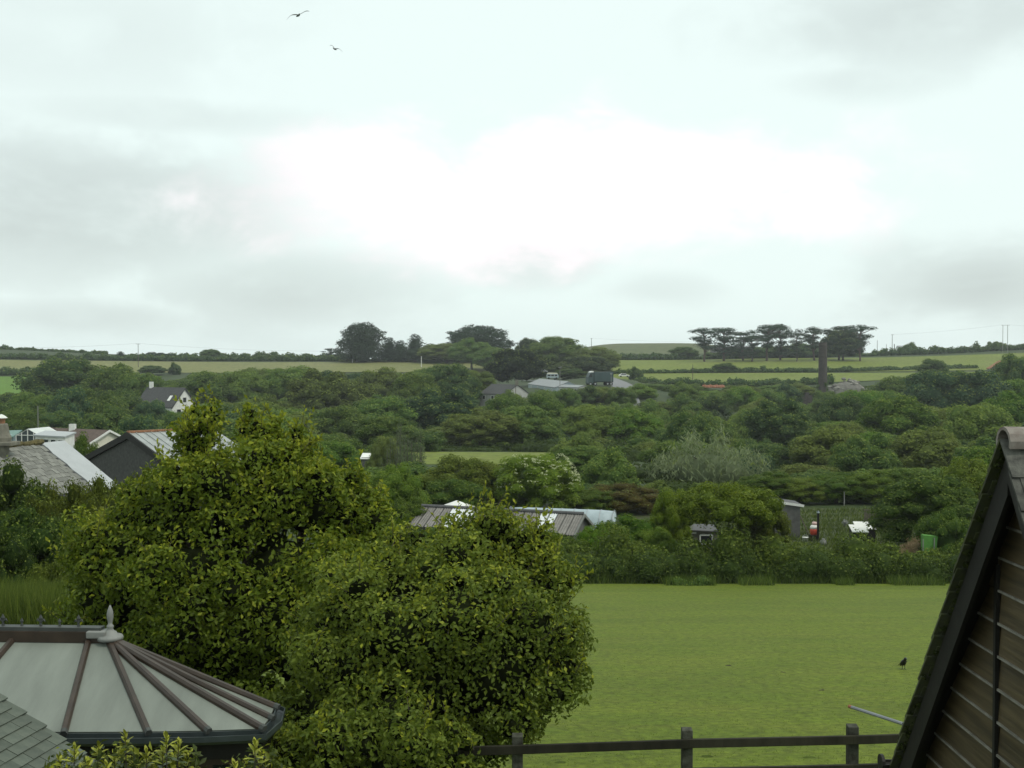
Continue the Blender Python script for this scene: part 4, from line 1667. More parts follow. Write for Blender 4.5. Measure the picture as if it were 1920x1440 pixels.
win(ls, g.on_gable(-.45, .45, zb + .9, zb + 1.7), -g.u, t=.06, name='vent_opening')
# ---- white canopy behind it
ap = W(856, 938, 82)
gz = thing('garden_canopy', 'small white peaked canopy behind the long corrugated shed', 'canopy', (ap.x, ap.y, tz(ap.x, ap.y)))
q = [V3(ap.x + s * 1.5, ap.y + t * 1.3, ap.z - .68) for s, t in ((-1, -1), (1, -1), (1, 1), (-1, 1))]
for i in range(4):
    MB().slab([ap, q[i], q[(i + 1) % 4], ap + V3(.005, 0, 0)], V3(0, 0, -.04)).build('roof_panel', M['white_paint'], gz)
for p in q:
    MB().bar(V3(p.x * 1, p.y, tz(p.x, p.y) - .1), p + V3(0, 0, -.04), .08, .08, up=(1, 0, 0)).build('leg', M['white_paint'], gz)
# ---- polytunnel
a, b = W(958, 962, 84), W(1152, 966, 82)
b.z = a.z = -10.95
pt_ = thing('polytunnel', 'long low white polytunnel behind the corrugated shed', 'polytunnel', (a.x, a.y, tz(a.x, a.y)))
dv = (b - a)
sv = V3(-dv.y, dv.x, 0).normalized()
rings = []
zb = tz(a.x, a.y)
for i in range(9):
    c = a + dv * i / 8
    c.z = zb
    k = 1 if 0 < i < 8 else .97
    rings.append([c + sv * (1.15 * math.cos(t)) * k + V3(0, 0, 1.75 * math.sin(t) * k) for t in np.linspace(0, PI, 13)])
MB().tube_rings(rings).build('cover', M['blue_grey'], pt_, True)
for i in range(0, 9):
    c = a + dv * i / 8
    c.z = zb
    MB().tube([c + sv * (1.17 * math.cos(t)) + V3(0, 0, 1.77 * math.sin(t)) for t in np.linspace(0, PI, 13)], .025, 5).build('hoop', M['steel'], pt_)
# ---- pale little roof in the trees
p = W(691, 853, 118)
wr = thing('shed', 'little white roofed shed half hidden under trees near the meadow', 'shed', (p.x, p.y, tz(p.x, p.y)))
MB().slab([p + V3(-.75, -.8, -.28), p + V3(.75, -.8, -.3), p + V3(.85, .8, .12), p + V3(-.7, .8, .14)], V3(0, 0, -.08)).build('roof', M['white_paint'], wr)
MB().box((p.x, p.y, (p.z - .3 + tz(p.x, p.y)) / 2), (1.3, 1.3, p.z - .3 - tz(p.x, p.y) + .2)).build('wall', M['render'], wr)

# ---- allotment: lean-to shed, hut, cold frames, drum and posts
p0, p1 = W(1449, 938, 80), W(1503, 947, 80)
ms = thing('shed', 'grey block shed with sloping roof and white fascia on the allotment', 'shed', ((p0.x + p1.x) / 2, 80, tz(p0.x, 80)))
zb = tz(p0.x, 80) - .2
w0, w1 = p0 + V3(-.6, 0, .1), p1 + V3(-.12, 0, .02)
MB().tube_rings([[V3(w0.x, y, zb), V3(w1.x, y, zb), V3(w1.x, y, w1.z - .12), V3(w0.x, y, w0.z - .12)] for y in (79.9, 82.2)]).build('wall', M['render'], ms)
q = [p0 + V3(-.7, -.18, .06), p1 + V3(.12, -.18, .0), p1 + V3(.12, 2.5, .0), p0 + V3(-.7, 2.5, .06)]
MB().slab(q, V3(0, 0, -.07)).build('roof', M['corr_dark'], ms)
MB().bar(p0 + V3(-.7, -.20, .02), p1 + V3(.12, -.20, -.04), .03, .16).build('fascia', M['white_paint'], ms)
a, b = W(1281, 995, 67), W(1306, 995, 67)
hu = thing('hut', 'low weathered hut with white framed window under the hawthorn crown', 'hut', (a.x, a.y, tz(a.x, a.y)))
zb = tz(a.x, a.y) - .2
MB().tube_rings([[V3(a.x - .1, y, zb), V3(b.x + 1.2, y, zb), V3(b.x + 1.2, y, a.z - .05), V3(a.x - .1, y, a.z)] for y in (67, 68.6)]).build('wall', M['stone'], hu)
MB().slab([V3(a.x - .2, 66.85, a.z + .08), V3(b.x + 1.3, 66.85, a.z + .0), V3(b.x + 1.3, 68.8, a.z + .1), V3(a.x - .2, 68.8, a.z + .18)], V3(0, 0, -.06)).build('roof', M['corr_dark'], hu)
MB().box(((a.x + b.x) / 2, 66.96, a.z - .12), (.72, .06, .1)).build('lintel', M['white_paint'], hu)
win(hu, [V3(b.x + .2, 66.96, a.z - .75), V3(b.x + .9, 66.96, a.z - .75), V3(b.x + .9, 66.96, a.z - .25), V3(b.x + .2, 66.96, a.z - .25)], V3(0, -1, 0), t=.07)
p = W(1526, 1000, 78)
zb = tz(p.x, 78)
bt = thing('water_butt', 'red and white barrel standing on a timber stand in the allotment', 'barrel', (p.x, 78, zb))
kz = p.z - zb - .1
MB().lathe((p.x, 78, zb + kz), [(.20, 0), (.25, .08), (.27, .28), (.26, .42)], 14).build('barrel', M['red_plastic'], bt, True)
MB().lathe((p.x, 78, zb + kz + .42), [(.27, 0), (.26, .14), (.16, .24)], 14).build('lid', M['white_paint'], bt, True)
MB().lathe((p.x + .03, 78, zb + kz + .66), [(.14, 0), (.17, .1), (.15, .2)], 12).build('funnel', M['pink_plastic'], bt, True)
st = MB()
for s in (-1, 1):
    for t in (-1, 1):
        st.box((p.x + s * .2, 78 + t * .2, zb + kz / 2 - .05), (.07, .07, kz))
st.box((p.x, 78, zb + kz - .03), (.56, .56, .06))
st.build('stand', M['fence_wood'], bt)
p = W(1534, 962, 77.5)
po = thing('allotment_post', 'tall dark post beside the red and white barrel', 'post', (p.x, 77.5, tz(p.x, 77.5)))
MB().box((p.x, 77.5, (p.z + tz(p.x, 77.5)) / 2), (.13, .13, p.z - tz(p.x, 77.5) + .3)).build('shaft', M['dark_trim'], po)
MB().lathe((p.x, 77.5, p.z), [(.09, 0), (.10, .08), (.02, .16)], 10).build('cap', M['blue_grey'], po)
for k, (x0, y0, x1, y1, d) in enumerate(((1599, 994, 1628, 1001, 75), (1607, 988, 1642, 995, 77))):
    a, b = W(x0, y0, d), W(x1, y0 + 1, d)
    cf = thing('cold_frame', ('nearer of two white lidded cold frames on the allotment', 'farther of two white lidded cold frames on the allotment')[k], 'cold frame', (a.x, d, tz(a.x, d)), 'cold frames on the allotment')
    zb = tz(a.x, d)
    MB().tube_rings([[V3(a.x, d, zb - .1), V3(a.x, d + .8, zb - .1), V3(a.x, d + .8, a.z + .14), V3(a.x, d, a.z - .16)], [V3(b.x, d, zb - .1), V3(b.x, d + .8, zb - .1), V3(b.x, d + .8, b.z + .14), V3(b.x, d, b.z - .16)]]).build('box', M['dark_trim'], cf)
    MB().slab([V3(a.x - .04, d - .04, a.z - .14), V3(b.x + .04, d - .04, b.z - .14), V3(b.x + .04, d + .85, b.z + .2), V3(a.x - .04, d + .85, a.z + .2)], V3(0, 0, .05)).build('lid', M['white_paint'], cf)
a = W(1622, 962, 88)
pf = thing('paling_fence', 'weathered grey paling fence at the back of the allotment', 'fence', (a.x, 88, tz(a.x, 88)))
for k in range(15):
    x = a.x + k * .16
    y = 88 + .02 * k
    tp = a.z + .06 * math.sin(k * 3.3)
    MB().box((x, y, (tp + tz(x, y)) / 2), (.11, .03, tp - tz(x, y) + .2)).build('paling', M['pole_wood'], pf)
for h in (.35, 1.1):
    MB().bar(V3(a.x - .1, 88.05, tz(a.x, 88) + h), V3(a.x + 2.4, 88.33, tz(a.x + 2.4, 88.3) + h), .05, .08).build('rail', M['pole_wood'], pf)
p = W(1742, 1008, 61.6)
nt_ = thing('net_cage', 'bright green netting draped over a small frame beside the dark bush', 'net cage', (p.x, 61.6, tz(p.x, 61.6)))
zb = tz(p.x, 61.6)
q = [V3(p.x - .32, 61.6, zb - .05), V3(p.x + .30, 61.7, zb), V3(p.x + .52, 61.75, p.z + .02), V3(p.x - .3, 61.6, p.z + .12)]
MB().slab(q, V3(.05, .5, 0)).build('netting', M['green_net'], nt_)
for pp in (q[0], q[1]):
    MB().bar(pp + V3(0, -.03, -.1), pp + V3(0, -.03, p.z - .02 - zb), .04, .04, up=(1, 0, 0)).build('stake', M['pole_pale'], nt_)
p = W(1716, 1026, 62.5)
hp = thing('straw_heap', 'heap of dry straw just behind the field hedge', 'heap', (p.x, 62.5, tz(p.x, 62.5)))
rng = np.random.default_rng(77)
lob = [(np.array([p.x + dx, 62.5 + dy, tz(p.x, 62.5) + hz_]), np.array([.6, .5, hh])) for dx, dy, hz_, hh in ((0, 0, .7, 1.0), (.45, .1, .6, .95), (-.45, .05, .5, .85), (.1, -.2, .4, .8))]
link('straw', foliage('straw', M['leaf'], lob, lob, rng, 260, .22, .03, njit=.8, core_scale=.92), hp, (.27, .20, .11))
# bits and pieces on the plot
rs = random.Random(4)
for k, (px, py, d, cat_, lab, m_, rr) in enumerate(((1510, 1003, 77, 'bucket', 'white bucket on the ground left of the red and white barrel', 'white_paint', .2), (1522, 1001, 79, 'bucket', 'small white bucket under the red and white barrel', 'white_paint', .14),
                                                  (1544, 1008, 76, 'sack', 'pale grey sack at the foot of the dark post', 'pale_plastic', .2),
                                                  (1592, 992, 76, 'bucket', 'round white bucket at the left end of the cold frames', 'white_paint', .16), (1584, 980, 84, 'flowers', 'pale flower clump on the allotment behind the cold frames', 'pale_plastic', .2))):
    M.setdefault('yellow', simple('yellow_petals', (.55, .45, .05), .7, .2, 9))
    p = W(px, py, d)
    g0 = tz(p.x, d)
    if cat_ == 'flowers':
        t_ = thing('flower_clump', lab, cat_, (p.x, d, g0))
        lob = [(np.array([p.x, d, max(p.z, g0 + .2)]), np.array([rr, rr, rr]))]
        link('flowers', foliage('flowers', M[m_], lob, lob, np.random.default_rng(k), 300, .07, .06, core_scale=.7), t_)
        MB().tube([V3(p.x, d, g0 - .1), V3(p.x, d, max(p.z, g0 + .2))], .03, 5).build('stalk', M['bark'], t_)
    elif cat_ == 'sack':
        t_ = thing('sack', lab, cat_, (p.x, d, g0))
        MB().lathe((p.x, d, g0), [(rr * .9, 0), (rr * 1.15, rr * .5), (rr, rr * 1.4), (rr * .45, rr * 1.9), (rr * .55, rr * 2.15)], 12).build('body', M[m_], t_, True)
    else:
        t_ = thing('bucket', lab, cat_, (p.x, d, g0))
        MB().lathe((p.x, d, g0), [(rr * .75, 0), (rr, rr * 2), (rr * 1.06, rr * 2.02), (rr * 1.06, rr * 2.1), (rr * .9, rr * 2.08)], 14).build('body', M[m_], t_, True)
        MB().tube([V3(p.x + rr * math.cos(t), d, g0 + rr * 2.05 + rr * .8 * math.sin(t)) for t in np.linspace(0, PI, 9)], .012, 5).build('handle', M['steel'], t_)
lp = thing('leaning_pole', 'thin pole leaning against the grey block shed', 'pole', W(1520, 1000, 79))
MB().tube([V3(*W(1521, 1003, 79).xy, tz(W(1521, 1003, 79).x, 79)), W(1500, 966, 79.6)], .035, 6).build('shaft', M['pole_wood'], lp)

# ------------------------------------------------------------------ far hillside: road buildings, lorry, van
def roofed(name, label, cat, pa, pb, half, drop, wallm, roofm, base=None, ch=None, nwin=0, wins=1):
    dv = pb - pa
    t = thing(name, label, cat, (pa.x, pa.y, tz(pa.x, pa.y)))
    g = Gable(pa, math.atan2(dv.y, dv.x), dv.xy.length, half, drop)
    g.walls('wall', wallm, t, .2)
    g.roof('roof', roofm, t, .15)
    if ch is not None:
        MB().box(g.pt(ch, 0) + V3(0, 0, .5), (.9, .8, 1.7)).build('chimney', M['stone'], t)
    sg = 1 if g.n.y < 0 else -1
    for k in range(nwin):
        tt = g.len * (k + .5) / nwin
        zt = g.B.z - g.drop - g.base
        win(t, g.on_side(sg, tt - .6, tt + .6, zt - 1.6, zt - .5, inset=.2), g.n * sg, t=.12)
    return g, t


pa, pb = W(968, 721, 325), W(922, 722, 333)
pb.z = pa.z
g, t = roofed('cottage', 'roadside cottage with grey slate roof and stone chimney below the dark tree', 'cottage', pa + (pa - pb) * .06, pb, 4.6, 2.6, M['pale_wall'], M['slate_dark'], ch=.4, nwin=3)
for sg in (1,):
    pass
pa, pb = W(1066, 722, 338), W(1012, 706, 385)
pb.z = pa.z = (pa.z + pb.z) / 2 + .2
g, t = roofed('long_shed', 'long pale grey roofed shed beside the road left of the lorry', 'shed', pa, pb, 4.0, 1.7, M['blue_grey'], M['grey_roof'], nwin=4)
pa, pb = W(1094, 722, 330), W(1055, 721, 336)
pb.z = pa.z
g, t = roofed('outbuilding', 'low white walled outbuilding immediately left of the lorry', 'outbuilding', pa, pb, 2.0, .6, M['pale_wall'], M['grey_roof'], nwin=3)
# lorry on the road
lx, ly = W(1124, 727, 360).x, 360.0
lz = max(W(1124, 728, 360).z, tz(lx, 360) + .05)
lo = thing('lorry', 'dark green curtain sided lorry with white cab top beside the hillside road', 'lorry', (lx, ly, lz))
dr = V3(.97, .24, 0)
sd_ = V3(-.24, .97, 0)
c0 = V3(lx, ly, lz)
MB().box(c0 + dr * .9 + V3(0, 0, 2.45), (5.6, 2.5, 2.7), dr, sd_).build('trailer_box', M['lorry_green'], lo, bevel=.08)
MB().box(c0 + dr * .9 + V3(0, 0, 1.02), (5.5, 2.3, .16), dr, sd_).build('chassis', M['dark_trim'], lo)
cab = MB().tube_rings([[c0 + dr * x + sd_ * y_ + V3(0, 0, z) for x, z in ((-3.7, .6), (-2.1, .6), (-2.1, 3.6), (-3.0, 3.65), (-3.6, 2.4))] for y_ in (-1.2, 1.2)]).build('cab', M['lorry_green'], lo)
MB().tube_rings([[c0 + dr * x + sd_ * y_ + V3(0, 0, z) for x, z in ((-3.0, 3.67), (-2.05, 3.67), (-2.05, 4.05), (-2.5, 4.0))] for y_ in (-1.1, 1.1)]).build('wind_deflector', M['white_paint'], lo)
MB().slab([c0 + dr * -3.45 + sd_ * -1.21 + V3(0, 0, 2.35), c0 + dr * -2.5 + sd_ * -1.21 + V3(0, 0, 2.35), c0 + dr * -2.5 + sd_ * -1.21 + V3(0, 0, 3.2), c0 + dr * -3.1 + sd_ * -1.21 + V3(0, 0, 3.2)], sd_ * -.03).build('window', M['window_dark'], lo)
for x in (-3.0, -1.6, 2.0, 3.0):
    for s in (-1, 1):
        c = c0 + dr * x + sd_ * s * 1.1 + V3(0, 0, .5)
        w_ = MB().tube([c - sd_ * .14, c + sd_ * .14], .5, 16).build('wheel', M['tyre'], lo)
        MB().tube([c + sd_ * s * .145 - sd_ * .01, c + sd_ * s * .145 + sd_ * .01], .26, 12).build('rim', M['steel'], w_)
lo.scale = (1.1, 1.1, 1.1)
# cream camper van
p = W(1036, 711, 398)
vn = thing('camper_van', 'cream roofed van parked above the long grey shed', 'van', (p.x, 398, p.z))
c0 = V3(p.x, 398, p.z)
MB().tube_rings([[c0 + V3(x, y_, z) for x, z in ((-2, .4), (2, .4), (2.05, 1.1), (1.75, 1.75), (-1.9, 1.75), (-2.05, 1.0))] for y_ in (-.85, .85)]).build('body', M['blue_grey'], vn, bevel=.06)
MB().tube_rings([[c0 + V3(x, y_, z) for x, z in ((-1.95, 1.75), (1.8, 1.75), (1.5, 2.15), (-1.6, 2.2))] for y_ in (-.8, .8)]).build('roof', M['cream_wall'], vn, bevel=.06)
for x0, x1 in ((-1.7, -.7), (-.5, .5), (.7, 1.6)):
    MB().slab([c0 + V3(x0, -.86, 1.05), c0 + V3(x1, -.86, 1.05), c0 + V3(x1, -.86, 1.6), c0 + V3(x0, -.86, 1.6)], V3(0, -.02, 0)).build('window', M['window_dark'], vn)
for x in (-1.3, 1.3):
    for y_ in (-.8, .8):
        MB().tube([c0 + V3(x, y_ - .1, .33), c0 + V3(x, y_ + .1, .33)], .33, 14).build('wheel', M['tyre'], vn)


def car(px, py, d, mat, label, scale=1.0):
    p = W(px, py, d)
    z = max(p.z, tz(p.x, d) + .1)
    t = thing('parked_car', label, 'car', (p.x, d, z))
    c = V3(p.x, d, z)
    MB().tube_rings([[c + V3(x, y_, h) * scale for x, h in ((-2, .3), (2, .3), (2.05, .7), (1.2, .85), (.7, 1.35), (-1.0, 1.4), (-1.8, .9), (-2.05, .8))] for y_ in (-.8, .8)]).build('body', mat, t, bevel=.08)
    MB().slab([c + V3(x, -.82, h) * scale for x, h in ((-1.4, .92), (.95, .92), (.6, 1.28), (-.95, 1.32))], V3(0, -.02, 0)).build('window', M['window_dark'], t)
    for x in (-1.25, 1.25):
        for y_ in (-.75, .75):
            MB().tube([c + V3(x, y_ - .1, .3), c + V3(x, y_ + .1, .3)], .3, 12).build('wheel', M['tyre'], t)
    return t


car(1017, 699, 445, M['steel'], 'small grey car on the road above the cream roofed van')
car(1170, 707, 448, M['white_paint'], 'small white car at the top of the road bend behind the lorry')
# cream house behind the pines
pa, pb = W(1418, 650, 668), W(1332, 650, 672)
pb.z = pa.z
g, t = roofed('house', 'cream walled farmhouse seen between the pine trunks', 'house', pa, pb, 5, 3.6, M['cream_wall'], M['slate_dark'], ch=2, nwin=5)
pa, pb = W(1700, 648, 690), W(1682, 648, 690)
pb.z = pa.z
roofed('house', 'small pale roofed house peeping over the skyline hedge', 'house', pa, pb, 4, 2.4, M['white_paint'], M['grey_roof'])
pa, pb = W(1880, 676, 322), W(1872, 677, 330)
pb.z = pa.z
g, t = roofed('ruined_house', 'ruined stone gable with rusty roof edge at the right wood edge', 'ruin', pa, pb, 3.2, 2.2, M['pole_pale'], M['clay'])
pa, pb = W(700 - 122, 673, 700), W(700 - 140, 673, 702)
# red roofed bit behind scrub
p = W(1338, 726, 440)
sp = thing('soil_bank', 'small reddish earth bank at the edge of the lower pasture', 'bank', (p.x, 440, tz(p.x, 440)))
lob = [(np.array([p.x + k * 1.1, 440 + .3 * (k % 2), tz(p.x, 440) + .2]), np.array([1.1, 1.2, .9 + .2 * (k % 2)])) for k in range(-3, 4)]
M['red_soil'] = simple('red_soil', (.24, .11, .065), .95, .25, 1.5, .4, .1)
mb = MB()
for c, r in lob:
    mb.add([tuple(np.array(c) + v * r * (1 + .08 * math.sin(i * 7))) for i, v in enumerate(ICO_V)], [tuple(f) for f in ICO_F])
mb.build('earth', M['red_soil'], sp)

# ------------------------------------------------------------------ mine chimney and ruins
p = W(1543, 642, 380)
zb = tz(p.x, 380) - .5
mc = thing('mine_chimney', 'tall dark round brick mine chimney standing above the scrub', 'chimney', (p.x, 380, zb))
hh = p.z - zb
prof = [(1.46, 0), (1.42, hh * .25), (1.37, hh * .55), (1.30, hh * .93), (1.30, hh * .935), (1.38, hh * .94), (1.38, hh * .965), (1.30, hh * .97), (1.28, hh), (.9, hh), (.88, hh - .6)]
MB().lathe((p.x, 380, zb), prof, 28).build('stack', M['brick'], mc)
for k in range(22):
    z_ = hh * (.30 + .0285 * k)
    r_ = 1.46 - (1.46 - 1.29) * z_ / hh
    MB().lathe((p.x, 380, zb + z_), [(r_ - .02, 0), (r_ + .035, .02), (r_ + .035, .12), (r_ - .02, .14)], 24).build('brick_course', M['brick'], mc)
rng = np.random.default_rng(88)
lob = []
for k in range(70):
    t = rng.uniform(0, 1)
    a = rng.uniform(PI * 0.6, PI * 2.4)
    z_ = hh * .36 * t
    if rng.random() < t * .5:
        continue
    lob.append((np.array([p.x + 1.25 * math.cos(a), 380 + 1.25 * math.sin(a), zb + z_]), np.array([.5, .5, .8]) * rng.uniform(.7, 1.2)))
link('ivy', foliage('ivy', M['leaf'], lob, lob, rng, 12, .4, .3, tone_fn=wavetone(rng), core_scale=.8), mc, (.080, .125, .030))
p = W(1514, 736, 372)
rw = thing('ruined_wall', 'stub of dark ruined wall left of the mine chimney foot', 'ruin', (p.x, 372, tz(p.x, 372)))
zb = tz(p.x, 372) - .3
mb = MB()
for k, (x, w_, h_) in enumerate(((-1.3, 1.2, .7), (-.2, 1.2, 1.0), (.9, 1.1, .8))):
    tt = p.z - zb
    mb.box((p.x + x, 372 + .02 * k, zb + tt * h_ / 2), (w_, .9, tt * h_))
mb.build('masonry', M['brick'], rw)
rs = random.Random(6)
M['rubble'] = simple('pale_rubble', (.22, .21, .185), .95, .3, .8, .5, .1, objvar=.3)
pc = W(1590, 722, 405)
rb = thing('rubble_heap', 'heap of pale grey rubble stones right of the mine chimney', 'rubble', (pc.x, 405, tz(pc.x, 405)))
g0 = tz(pc.x, 405)
for k in range(70):
    t = rs.uniform(-1, 1)
    x = pc.x + t * 7.0
    y = 405 + rs.uniform(-2.5, 2.5)
    top = (2.6 + (pc.z - g0)) * (1 - abs(t - .0) ** 1.6 * .7) * (1 - abs(y - 405) / 5)
    r_ = rs.uniform(.45, 1.0)
    z_ = g0 + max(.2, top * rs.uniform(.55, 1.0))
    v = [tuple(np.array([x, y, z_]) + q * np.array([r_ * rs.uniform(.8, 1.4), r_, r_ * rs.uniform(.6, .9)]) * rs.uniform(.8, 1.1)) for q in ICO_V[:12]]
    MB().add(v, [tuple(f) for f in icosphere(0)[1]]).build('stone', M['rubble'], rb)
mb = MB()
mb.add([tuple(np.array([pc.x, 405, g0]) + q * np.array([6.5, 3.2, (pc.z - g0) + 1.4])) for q in ICO_V], [tuple(f) for f in ICO_F])
mb.build('heap_core', M['rubble'], rb)

# ------------------------------------------------------------------ poles and wires
def pole(px, top, foot, d, label, r=.13, arm=1.2, mat='pole_wood', name='telegraph_pole', cat='pole', two=0, group=None):
    p = W(px, top, d)
    zb = min(W(px, foot, d).z, tz(p.x, d)) if foot else tz(p.x, d)
    zb = tz(p.x, d) - .4
    t = thing(name, label, cat, (p.x, d, zb), group)
    if two:
        for s in (-1, 1):
            MB().tube([(p.x + s * two / 2, d, zb), (p.x + s * two / 2, d, p.z)], [r, r * .75], 8).build('shaft', M[mat], t)
    else:
        MB().tube([(p.x, d, zb), (p.x, d, p.z)], [r, r * .7], 8).build('shaft', M[mat], t)
    if arm:
        MB().box((p.x, d - r, p.z - .25), (arm, .1, .14)).build('crossarm', M[mat], t)
        for s in (-1, 0, 1):
            MB().lathe((p.x + s * arm * .42, d - r, p.z - .18), [(.05, 0), (.08, .08), (.05, .18), (.02, .24)], 8).build('insulator', M['steel'], t)
    return p


G_ = 'telegraph poles on the far ridge'
pA = pole(259, 644, 681, 560, 'telegraph pole with crossarm above the conifer clump on the left ridge', .17, 2.0)
pB = pole(1299, 683, 722, 470, 'dark pole standing in the lower pasture under the pines', .15, 0)
pC = pole(71, 761, 803, 128, 'thin pale pole behind the small white greenhouse', .06, 0, 'pole_pale')
pD = pole(1109, 634, 650, 800, 'lone pole standing on the olive moor', .2, 1.6)
pE = pole(1885, 609, 652, 640, 'tall twin pole pylon on the right skyline', .17, 4.6, 'pole_pale', 'pylon', 'pylon', 2.6)
pF = pole(1673, 627, 656, 680, 'tallest skyline pole between the pines and the skyline house', .2, 1.6)
pole(1645, 638, 656, 700, 'short skyline pole just right of the pines', .17, 0)
pole(1662, 645, 656, 710, 'shortest skyline pole left of the tallest skyline pole', .15, 0)
pole(1677, 645, 656, 700, 'stubby pole right beside the tallest skyline pole', .3, 0)
pole(1050, 688, 735, 335, 'pale pole in front of the long grey roofed shed', .1, .8, 'pole_pale')
pole(967, 722, 748, 312, 'thin dark pole in front of the roadside cottage', .1, 0)
pole(1146, 700, 725, 322, 'pale lamp pole beside the rear of the lorry', .09, .5, 'pole_pale')
pole(881, 690, 712, 430, 'pale pole among trees left of the very dark tree', .12, 0, 'pole_pale')
pole(1583, 922, 950, 101, 'short pale post at the edge of the wood behind the allotment', .05, 0, 'pole_pale')
pW = pole(790, 668, 690, 560, 'short white topped post by the trimmed hedge', .2, 0, 'white_paint')
pole(661, 673, 682, 596, 'small white post at the foot of the big cypress', .22, 0, 'white_paint')


def wire(a, b, sag, label, r=.022, n=14):
    a, b = Vector(a), Vector(b)
    pts = [a + (b - a) * i / n + V3(0, 0, -sag * 4 * (i / n) * (1 - i / n)) for i in range(n + 1)]
    o = MB().tube(pts, r, 4).build('overhead_wire', M['wire'])
    tag(o, label, 'wire')


off = V3(0, 0, -.05)
wire(pA + V3(-.8, -.2, 0), W(-60, 652, 520), .8, 'overhead wire running left from the ridge telegraph pole')
wire(pA + V3(.8, -.2, 0), W(640, 658, 640), 1.2, 'overhead wire running from the ridge telegraph pole to the cypress')
wire(pE + V3(-2, -.2, 0), pF + V3(.6, -.2, 0), .7, 'overhead wire between twin pole pylon and the tallest skyline pole')
wire(pE + V3(2, -.2, 0), W(1990, 613, 620), .2, 'overhead wire leaving the twin pole pylon to the right')
wire(pD + V3(.6, -.2, 0), W(1310, 641, 700), .6, 'overhead wire crossing above the olive moor')

# ------------------------------------------------------------------ birds
M['gull_grey'] = simple('gull_plumage', (.20, .205, .23), .8, .2, 6, 0, .2, col2=(.36, .36, .36))
M['gull_white'] = simple('gull_underparts', (.40, .40, .37), .8, .1, 6)
M['black_feather'] = simple('black_plumage', (.012, .012, .014), .45, .3, 12, 0, .35)
M['beak'] = simple('beak', (.5, .33, .06), .5, .1, 9)


def loft(mb, pts, radii, n=10):
    """closed body through elliptical sections (centre, half-width vector, half-height vector)"""
    rings = []
    for c, a, b in pts:
        rings.append([Vector(c) + Vector(a) * math.cos(2 * PI * k / n) + Vector(b) * math.sin(2 * PI * k / n) for k in range(n)])
    return mb.tube_rings(rings)


def gull(px, py, d, label, heading, left, right, s=1.0):
    """flying gull; left/right list wing joints (out, up, back) from the shoulder"""
    c = W(px, py, d)
    t = thing('gull', label, 'gull', c, 'gulls gliding in the cloudy sky')
    f = V3(math.sin(heading), math.cos(heading), 0)
    r = V3(f.y, -f.x, 0)
    u = V3(0, 0, 1)
    mb = MB()
    body = [(-.30, .012, .008, .0), (-.24, .05, .014, .0), (-.13, .055, .045, .0), (0, .075, .07, -.005), (.12, .07, .062, .0), (.19, .045, .042, .012), (.235, .042, .040, .02), (.275, .025, .024, .018), (.30, .008, .010, .012), (.335, .003, .004, .006)]
    loft(mb, [(c + f * (x * s) + u * (z * s), r * (w * s), u * (h * s)) for x, w, h, z in body], None)
    for sg, js in ((-1, left), (1, right)):
        sec = []
        ch = [.10, .11, .085, .055, .012]
        js2 = [(.03, .03, 0)] + js
        for (o_, up_, bk_), cw in zip(js2, ch):
            p = c + r * (sg * o_ * s) + u * (up_ * s) - f * (bk_ * s) + f * .03 * s
            sec.append((p, f * (cw * s), u * (.018 * s * (cw / .1) ** .5)))
        loft(mb, sec, None, 8)
    o = mb.build('body', M['gull_grey'], t, True)
    o.modifiers.new('smooth', 'SUBSURF').levels = 1
    o.modifiers['smooth'].render_levels = 1
    bk = MB().tube([c + f * .30 * s + u * .012 * s, c + f * .35 * s + u * .004 * s], [.010 * s, .002], 6).build('beak', M['beak'], t)
    return t


gull(559, 29, 78, 'larger of the two gulls gliding high in the sky', R(150),
     [(.28, .20, -.02), (.42, .30, .02), (.55, .34, .08), (.72, .37, .2)], [(.24, -.0, -.02), (.38, -.02, .02), (.50, -.14, .08), (.63, -.32, .18)], 1.22)
gull(628, 92, 98, 'smaller of the two gulls gliding lower in the sky', R(200),
     [(.22, .0, -.02), (.36, .0, .02), (.47, -.1, .08), (.60, -.27, .16)], [(.10, .17, -.02), (.20, .28, .02), (.34, .33, .08), (.52, .335, .18)], 1.12)

# crow on the lawn
p = W(1694, 1258, ground_hit(1694, 1258))
gz0 = tz(p.x, p.y) + .03
crow = thing('crow', 'black crow standing upright on the lawn near the garage', 'crow', (p.x, p.y, gz0))
c = V3(p.x, p.y, gz0)
f = V3(.18, -.98, 0)
r = V3(f.y, -f.x, 0)
mb = MB()
k = .82
sec = [(-.19, .045, .010, .008, 0), (-.13, .085, .035, .016, 0), (-.07, .13, .062, .055, 0), (0, .185, .075, .075, 0), (.05, .235, .06, .062, 0), (.075, .275, .04, .042, 0), (.092, .31, .040, .040, 0), (.115, .325, .034, .032, 0), (.14, .32, .016, .016, 0), (.19, .305, .004, .004, 0)]
fu = (f * .55 + V3(0, 0, .83)).normalized()
loft(mb, [(c + f * (x * k) + V3(0, 0, z * k), r * (w * k), (V3(0, 0, 1) * .8 - f * .6) * (h * k)) for x, z, w, h, _ in sec], None, 12)
mb.build('body', M['black_feather'], crow, True)
